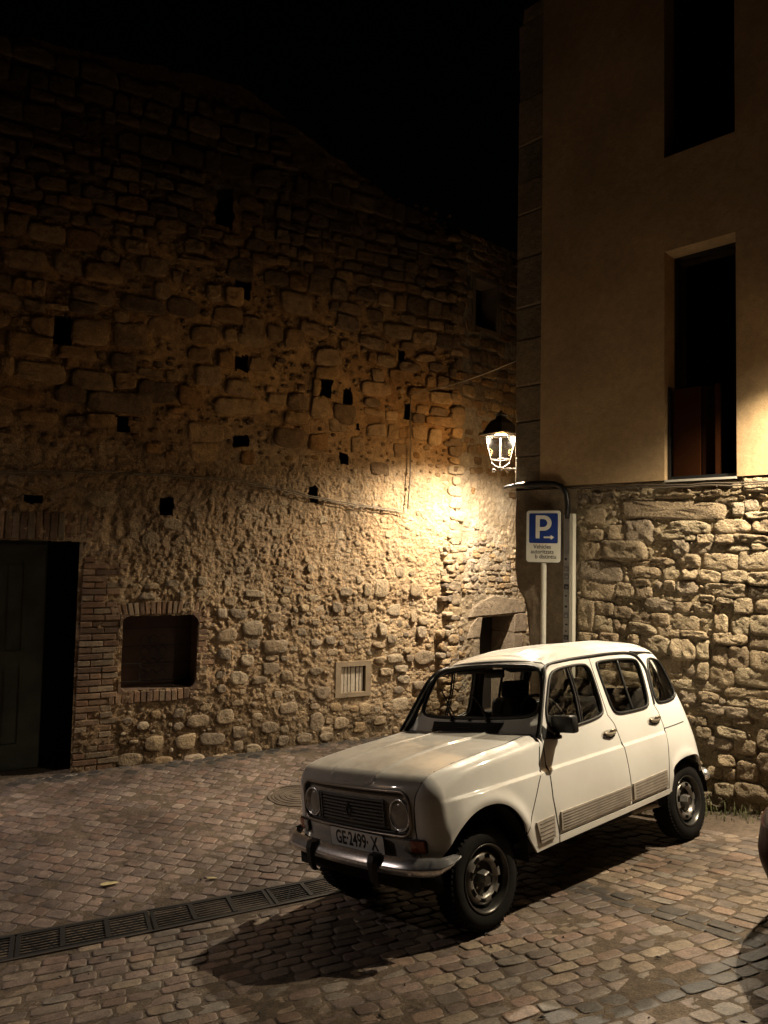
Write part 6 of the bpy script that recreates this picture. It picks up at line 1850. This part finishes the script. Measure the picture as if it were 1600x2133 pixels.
# wheels
TYRE = simple('tyre_rubber', (.0075, .007, .0065), spec=.18, rough=.85, var=.3, vscale=18, bump=.0015, bscale=70)
RIM = simple('worn_wheel_paint', (.21, .20, .185), rough=.36, metal=.55, var=.25, vscale=22, bump=.0008, bscale=120)
RIMB = simple('rim_barrel', (.06, .058, .054), rough=.32, metal=.7, var=.3, vscale=20)
RIMD = simple('wheel_recess', (.035, .030, .024), rough=.6, metal=.3)
def wheel(x, y, s, spin=0.0, zc=.283):
    w = empty('wheel'); w.parent = CAR
    M = Matrix.Translation((x, y, zc)) @ Matrix.Rotation(math.radians(-90 * s), 4, 'X') @ Matrix.Rotation(spin, 4, 'Z')
    R0 = .290
    prof = [(.176, -.005), (.184, .006), (.200, .012), (.225, .016), (.250, .013), (.266, .004), (.274, -.008), (.281, -.024), (.283, -.06), (.283, -.092), (.281, -.126), (.272, -.145), (.25, -.155), (.20, -.158), (.176, -.148)]
    mb = MB(); mb.lathe(prof, 64, M); ty = mb.build('tyre', TYRE, w, smooth=True)
    mb = MB()
    for k in range(56):                                   # tread blocks out to the shoulder
        a = 2 * math.pi * k / 56
        for (z0, z1, da) in ((-.030, .002, 0), (-.068, -.036, .045), (-.108, -.076, 0), (-.142, -.114, .045)):
            V = []
            for rr_, zz0, zz1, ww in ((.272, z0, z1, .034), (.2895 if z1 < 0 or z0 < -.03 else .285, z0, z1 - (.004 if z1 > 0 else 0), .030)):
                for (aa, zz) in ((a + da - ww, zz0), (a + da + ww, zz0), (a + da + ww, zz1), (a + da - ww, zz1)):
                    V.append(M @ Vector((rr_ * math.cos(aa), rr_ * math.sin(aa), zz)))
            mb.raw([tuple(v) for v in V], [(0, 1, 5, 4), (1, 2, 6, 5), (2, 3, 7, 6), (3, 0, 4, 7), (4, 5, 6, 7)])
    mb.build('tread', TYRE, ty)
    mb = MB(); mb.lathe([(.184, .010), (.190, .014), (.186, .016), (.178, .010), (.172, -.006), (.165, -.022), (.160, -.060), (.15, -.10), (.10, -.11)], 56, M); rim = mb.build('rim', RIMB, w, smooth=True)
    # pressed ring with rectangular ventilation slots
    ns_ = 8; seg = 6
    prof_r = [(.152, -.046), (.146, -.020), (.132, -.006), (.108, -.002), (.098, -.010), (.090, -.030)]
    V = []; F = []
    nn = ns_ * seg
    for (rr_, zz) in prof_r:
        for k in range(nn):
            a = 2 * math.pi * k / nn
            V.append(M @ Vector((rr_ * math.cos(a), rr_ * math.sin(a), zz)))
    for i in range(len(prof_r) - 1):
        for k in range(nn):
            if i in (1, 2) and k % seg in (0, 1, 2) and i == 2: continue
            F.append((i * nn + k, i * nn + (k + 1) % nn, (i + 1) * nn + (k + 1) % nn, (i + 1) * nn + k))
    add('slotted_ring', mesh_from('slotted_ring', [tuple(v) for v in V], F, RIM, smooth=True), rim)
    mb = MB(); mb.lathe([(.152, -.050), (.10, -.050), (.088, -.052), (.07, -.050), (.045, -.038), (.0, -.036)], 40, M); mb.build('dish', RIMD, rim, smooth=True)
    mb = MB(); mb.lathe([(.046, -.040), (.043, .0), (.040, .018), (.034, .024)], 6, M); hb = mb.build('hub_cap', RIM, rim, auto=20)
    mb = MB(); mb.lathe([(.035, .022), (.030, .019), (.0, .019)], 20, M); mb.build('cap_centre', RIMD, rim)
    for k in range(3):
        a = 2 * math.pi * k / 3 + .5
        mb = MB(); mb.lathe([(.0, .012), (.009, .012), (.010, .0)], 6, M @ Matrix.Translation((.066 * math.cos(a), .066 * math.sin(a), -.045))); mb.build('wheel_nut', RIM, rim)
    return w
wheel(1.212, .675, 1, .3); wheel(-1.142, .675, 1, 1.1, .287); wheel(1.212, -.675, -1, .2); wheel(-1.155, -.675, -1, .8, .287)
# ================================================================== the red car cut by the right edge
RS0, ROFF = 3.485, 2.15
rc_o = O_R + D_R * (RS0 + 1.80) + N_R * ROFF
rX = D_R.copy(); rY = np.cross([0, 0, 1], rX)
gz_f = float(ground_z(*(rc_o + rX * 1.1)[:2])); gz_b = float(ground_z(*(rc_o - rX * 1.2)[:2]))
gz_l = float(ground_z(*(rc_o + rY * .65)[:2])); gz_r = float(ground_z(*(rc_o - rY * .65)[:2]))
X3 = rX * 2.3 + Z3 * (gz_f - gz_b); X3 /= np.linalg.norm(X3)
Y3 = rY * 1.3 + Z3 * (gz_l - gz_r); Y3 -= X3 * (Y3 @ X3); Y3 /= np.linalg.norm(Y3)
Zv = np.cross(X3, Y3)
rz = (gz_f + gz_b + gz_l + gz_r) / 4
RED = empty('red_car', 'dark red hatchback of which only a rounded rear corner enters at the right edge', 'car')
RED.matrix_world = Matrix(((X3[0], Y3[0], Zv[0], rc_o[0]), (X3[1], Y3[1], Zv[1], rc_o[1]), (X3[2], Y3[2], Zv[2], rz), (0, 0, 0, 1)))
RY = smooth_table([.0, .2, .40, .60, .80, 1.0, 1.42, 1.6], [.72, .755, .79, .795, .785, .755, .60, .52], .10)
RP = smooth_table([-1.9, -1.5, -1.0, 1.0, 1.5, 1.9], [.90, .97, 1, 1, .965, .89], .3)
RH = smooth_table([-2, .4, .8, 1.2, 1.6, 1.8], [.95, .94, .90, .82, .68, .60], .2)
RR = smooth_table([-1.9, -1.5, -1.0, -.2, .3], [1.22, 1.34, 1.40, 1.42, 1.36], .2)
def rside(x, z): return RY(z) * RP(x)
def rfront(x, y, z): return x - (1.80 - .16 * (np.abs(y) / .75) ** 2.6 + .05 * np.exp(-((z - .42) / .13) ** 2) - .10 * np.clip(z - .55, 0, 1))
def rrear(x, y, z): return (-1.78 + .16 * (np.abs(y) / .75) ** 2.6 + .50 * np.clip(z - .60, 0, 1) - .05 * np.exp(-((z - .44) / .13) ** 2)) - x
def F_rl(x, y, z): return rmax([np.abs(y) - rside(x, z), z - RH(x) + .05 * (np.abs(y) / .7) ** 2, rfront(x, y, z), rrear(x, y, z)], .10)
def F_rc(x, y, z): return rmax([np.abs(y) - rside(x, z), z - RR(x) + .06 * (np.abs(y) / .6) ** 2, (x - (.95 - 1.25 * (z - .92))) * .62, rrear(x, y, z)], .07)
RPAINT = simple('dark_red_paint', (.020, .0014, .0010), rough=.4, coat=.08, spec=.12, var=.1, vscale=3)
RPL = simple('dark_bumper_plastic', (.05, .012, .009), rough=.4)
def rs(pts, F, s): return on_side(pts, F, s)
arc = lambda cx: [(cx + .36 * math.cos(t), .30 + .36 * math.sin(t)) for t in np.linspace(.0, math.pi, 15)]
for s in (1, -1):
    py = Proj('y', sgn=s)
    lp_ = [(1.50, .24), (1.52, .30)] + arc(1.16)[::1] + [(.78, .24), (-.78, .24)] + arc(-1.16) + [(-1.54, .24), (-1.58, .60), (-1.50, .93), (.55, .95), (1.0, .86), (1.50, .74)]
    b = panel('body_side', F_rl, py, [rs(lp_, F_rl, s)], .05, RPAINT, RED, .02)
    wl_ = [(.62, .97), (.16, 1.30), (-.42, 1.33), (-.42, .97)]
    wr_ = [(-.50, .97), (-.50, 1.33), (-1.00, 1.29), (-1.24, 1.03), (-1.20, .97)]
    up_ = [(.88, .92), (.80, .98), (.20, 1.36), (-.4, 1.39), (-1.05, 1.35), (-1.32, 1.10), (-1.42, .92)]
    c = panel('cabin_side', F_rc, py, [rs(up_, F_rc, s), rs(wl_, F_rc, s), rs(wr_, F_rc, s)], .05, RPAINT, RED, .02)
    for w in (wl_, wr_):
        panel('window_glass', F_rc, py, [rs(w, F_rc, s)], .08, GLASS, c, .004, off=-.006)
    P = rs([(.70, .90), (.68, .35)], F_rl, s)
    mb = MB()
    for ln in ([(.70, .93), (.70, .60), (.72, .28)], [(-.46, .95), (-.46, .28)]):
        mb.tube([tuple(p) for p in rs(resample(ln, .08, False), F_rl, s)], .004, 5)
    mb.build('door_gap', RUB, b)
    q = rs([(-.30, .82), (-.20, .825), (-.12, .82)], F_rl, s)
    mb = MB(); mb.tube([tuple(p + np.array([0, .012 * s, 0])) for p in q], .012, 6); mb.build('door_handle', RPL, b, smooth=True)
pf_ = Proj('c', (1.0, 0, .50), (.85, 0, .30))
hood = [(.95, 0, .93), (.95, .60, .90), (1.4, .66, .74), (1.62, .62, .64), (1.66, .60, .62), (1.76, .3, .60), (1.8, 0, .60)]
hood_l = np.array(hood + [(x, -y, z) for x, y, z in hood[1:-1][::-1]])
panel('bonnet', F_rl, pf_, [hood_l], .05, RPAINT, RED, .02)
bmp = [(1.80, 0, .59), (1.74, .35, .59), (1.64, .60, .61), (1.50, .74, .60), (1.48, .74, .26), (1.62, .60, .20), (1.76, .3, .19), (1.80, 0, .19)]
bl_ = np.array(bmp + [(x, -y, z) for x, y, z in bmp[1:-1][::-1]])
fbp = panel('front_bumper', F_rl, pf_, [bl_], .045, RPAINT, RED, .02, off=.006)
for s in (1, -1):
    q = np.array([(1.72, .38 * s, .60), (1.62, .60 * s, .61), (1.54, .66 * s, .66), (1.64, .45 * s, .67)])
    panel('headlight', F_rl, pf_, [q], .04, simple('headlamp_cover', (.5, .5, .5), rough=.1, coat=1, metal=.5), RED, .02, off=.010)
pw = Proj('x', (.2, 0, 0))
panel('windscreen', F_rc, pw, [on_side([(.5, 1)], F_rc, 1)[:0].reshape(0, 3) if False else np.array([(0.9, .56, .97), (.5, .50, 1.31), (.5, -.50, 1.31), (.9, -.56, .97)])], .07, GLASS, RED, .004)
prr = Proj('c', (-.45, 0, .9), (0, 0, 1))
ro = [(.24, 0, 1.36), (.22, .46, 1.32), (-.4, .53, 1.35), (-1.1, .52, 1.31), (-1.30, .45, 1.21), (-1.37, 0, 1.25)]
panel('roof', F_rc, prr, [np.array(ro + [(x, -y, z) for x, y, z in ro[1:-1][::-1]])], .06, RPAINT, RED, .02)
prb = Proj('c', (-1.0, 0, .6), (-1, 0, .1))
rbm = [(-1.82, 0, .60), (-1.72, .5, .60), (-1.60, .70, .60), (-1.50, .765, .58), (-1.48, .76, .26), (-1.60, .66, .20), (-1.76, .3, .19), (-1.80, 0, .19)]
panel('rear_bumper', F_rl, prb, [np.array(rbm + [(x, -y, z) for x, y, z in rbm[1:-1][::-1]])], .045, RPAINT, RED, .02, off=.008)
for s in (1, -1):
    panel('tail_lamp', F_rc, prb, [np.array([(-1.62, .60 * s, .66), (-1.55, .72 * s, .66), (-1.50, .70 * s, .90), (-1.60, .58 * s, .90)])], .05, simple('red_lens', (.12, .004, .003), rough=.15, coat=1), RED, .02, off=.008)
rb = [(-1.75, 0, .2), (-1.60, .62, .2), (-1.50, .72, .55), (-1.44, .66, .92), (-1.36, .52, 1.10), (-1.32, .44, 1.20), (-1.38, 0, 1.24)]
panel('tailgate', F_rc, prb, [np.array(rb + [(x, -y, z) for x, y, z in rb[1:-1][::-1]])], .06, RPAINT, RED, .02)
mb = MB(); mb.box((0, 0, .42), (2.9, 1.15, .36)); mb.box((0, 0, .26), (1.5, 1.40, .06)); mb.box((0, 0, .78), (2.0, 1.36, .36)); mb.build('underbody', UNDER, RED)
mb = MB(); mb.box((0, 0, 1.02), (1.2, 1.25, .16), bev=.03); mb.build('seats', INNER, RED)
for x in (1.16, -1.16):
    for s in (1, -1):
        w = empty('wheel'); w.parent = RED
        M = Matrix.Translation((x, .715 * s, .30)) @ Matrix.Rotation(math.radians(-90 * s), 4, 'X')
        mb = MB(); mb.lathe([(.19, -.005), (.22, .014), (.265, .010), (.285, -.012), (.290, -.05), (.290, -.14), (.275, -.17), (.19, -.17)], 40, M); mb.build('tyre', TYRE, w, smooth=True)
        mb = MB(); mb.lathe([(.192, .006), (.185, .008), (.17, -.012), (.06, -.02), (.05, .004), (.0, .006)], 32, M); mb.build('rim', simple('silver_rim', (.35, .35, .35), rough=.35, metal=.8), w, smooth=True)
# ------------------------------------------------------------------ bases of the buildings
def rebase(root, base):
    b = Vector(base)
    root.location = b
    for ch in root.children:
        ch.location = ch.location - b
rebase(house, (float(O_L[0] + D_L[0]), float(O_L[1] + D_L[1]), -.17))
rebase(alley, (float(O_F[0] + D_F[0] * .6), float(O_F[1] + D_F[1] * .6), -.1))
rebase(corner, (float(O_R[0] + D_R[0]), float(O_R[1] + D_R[1]), 0.0))
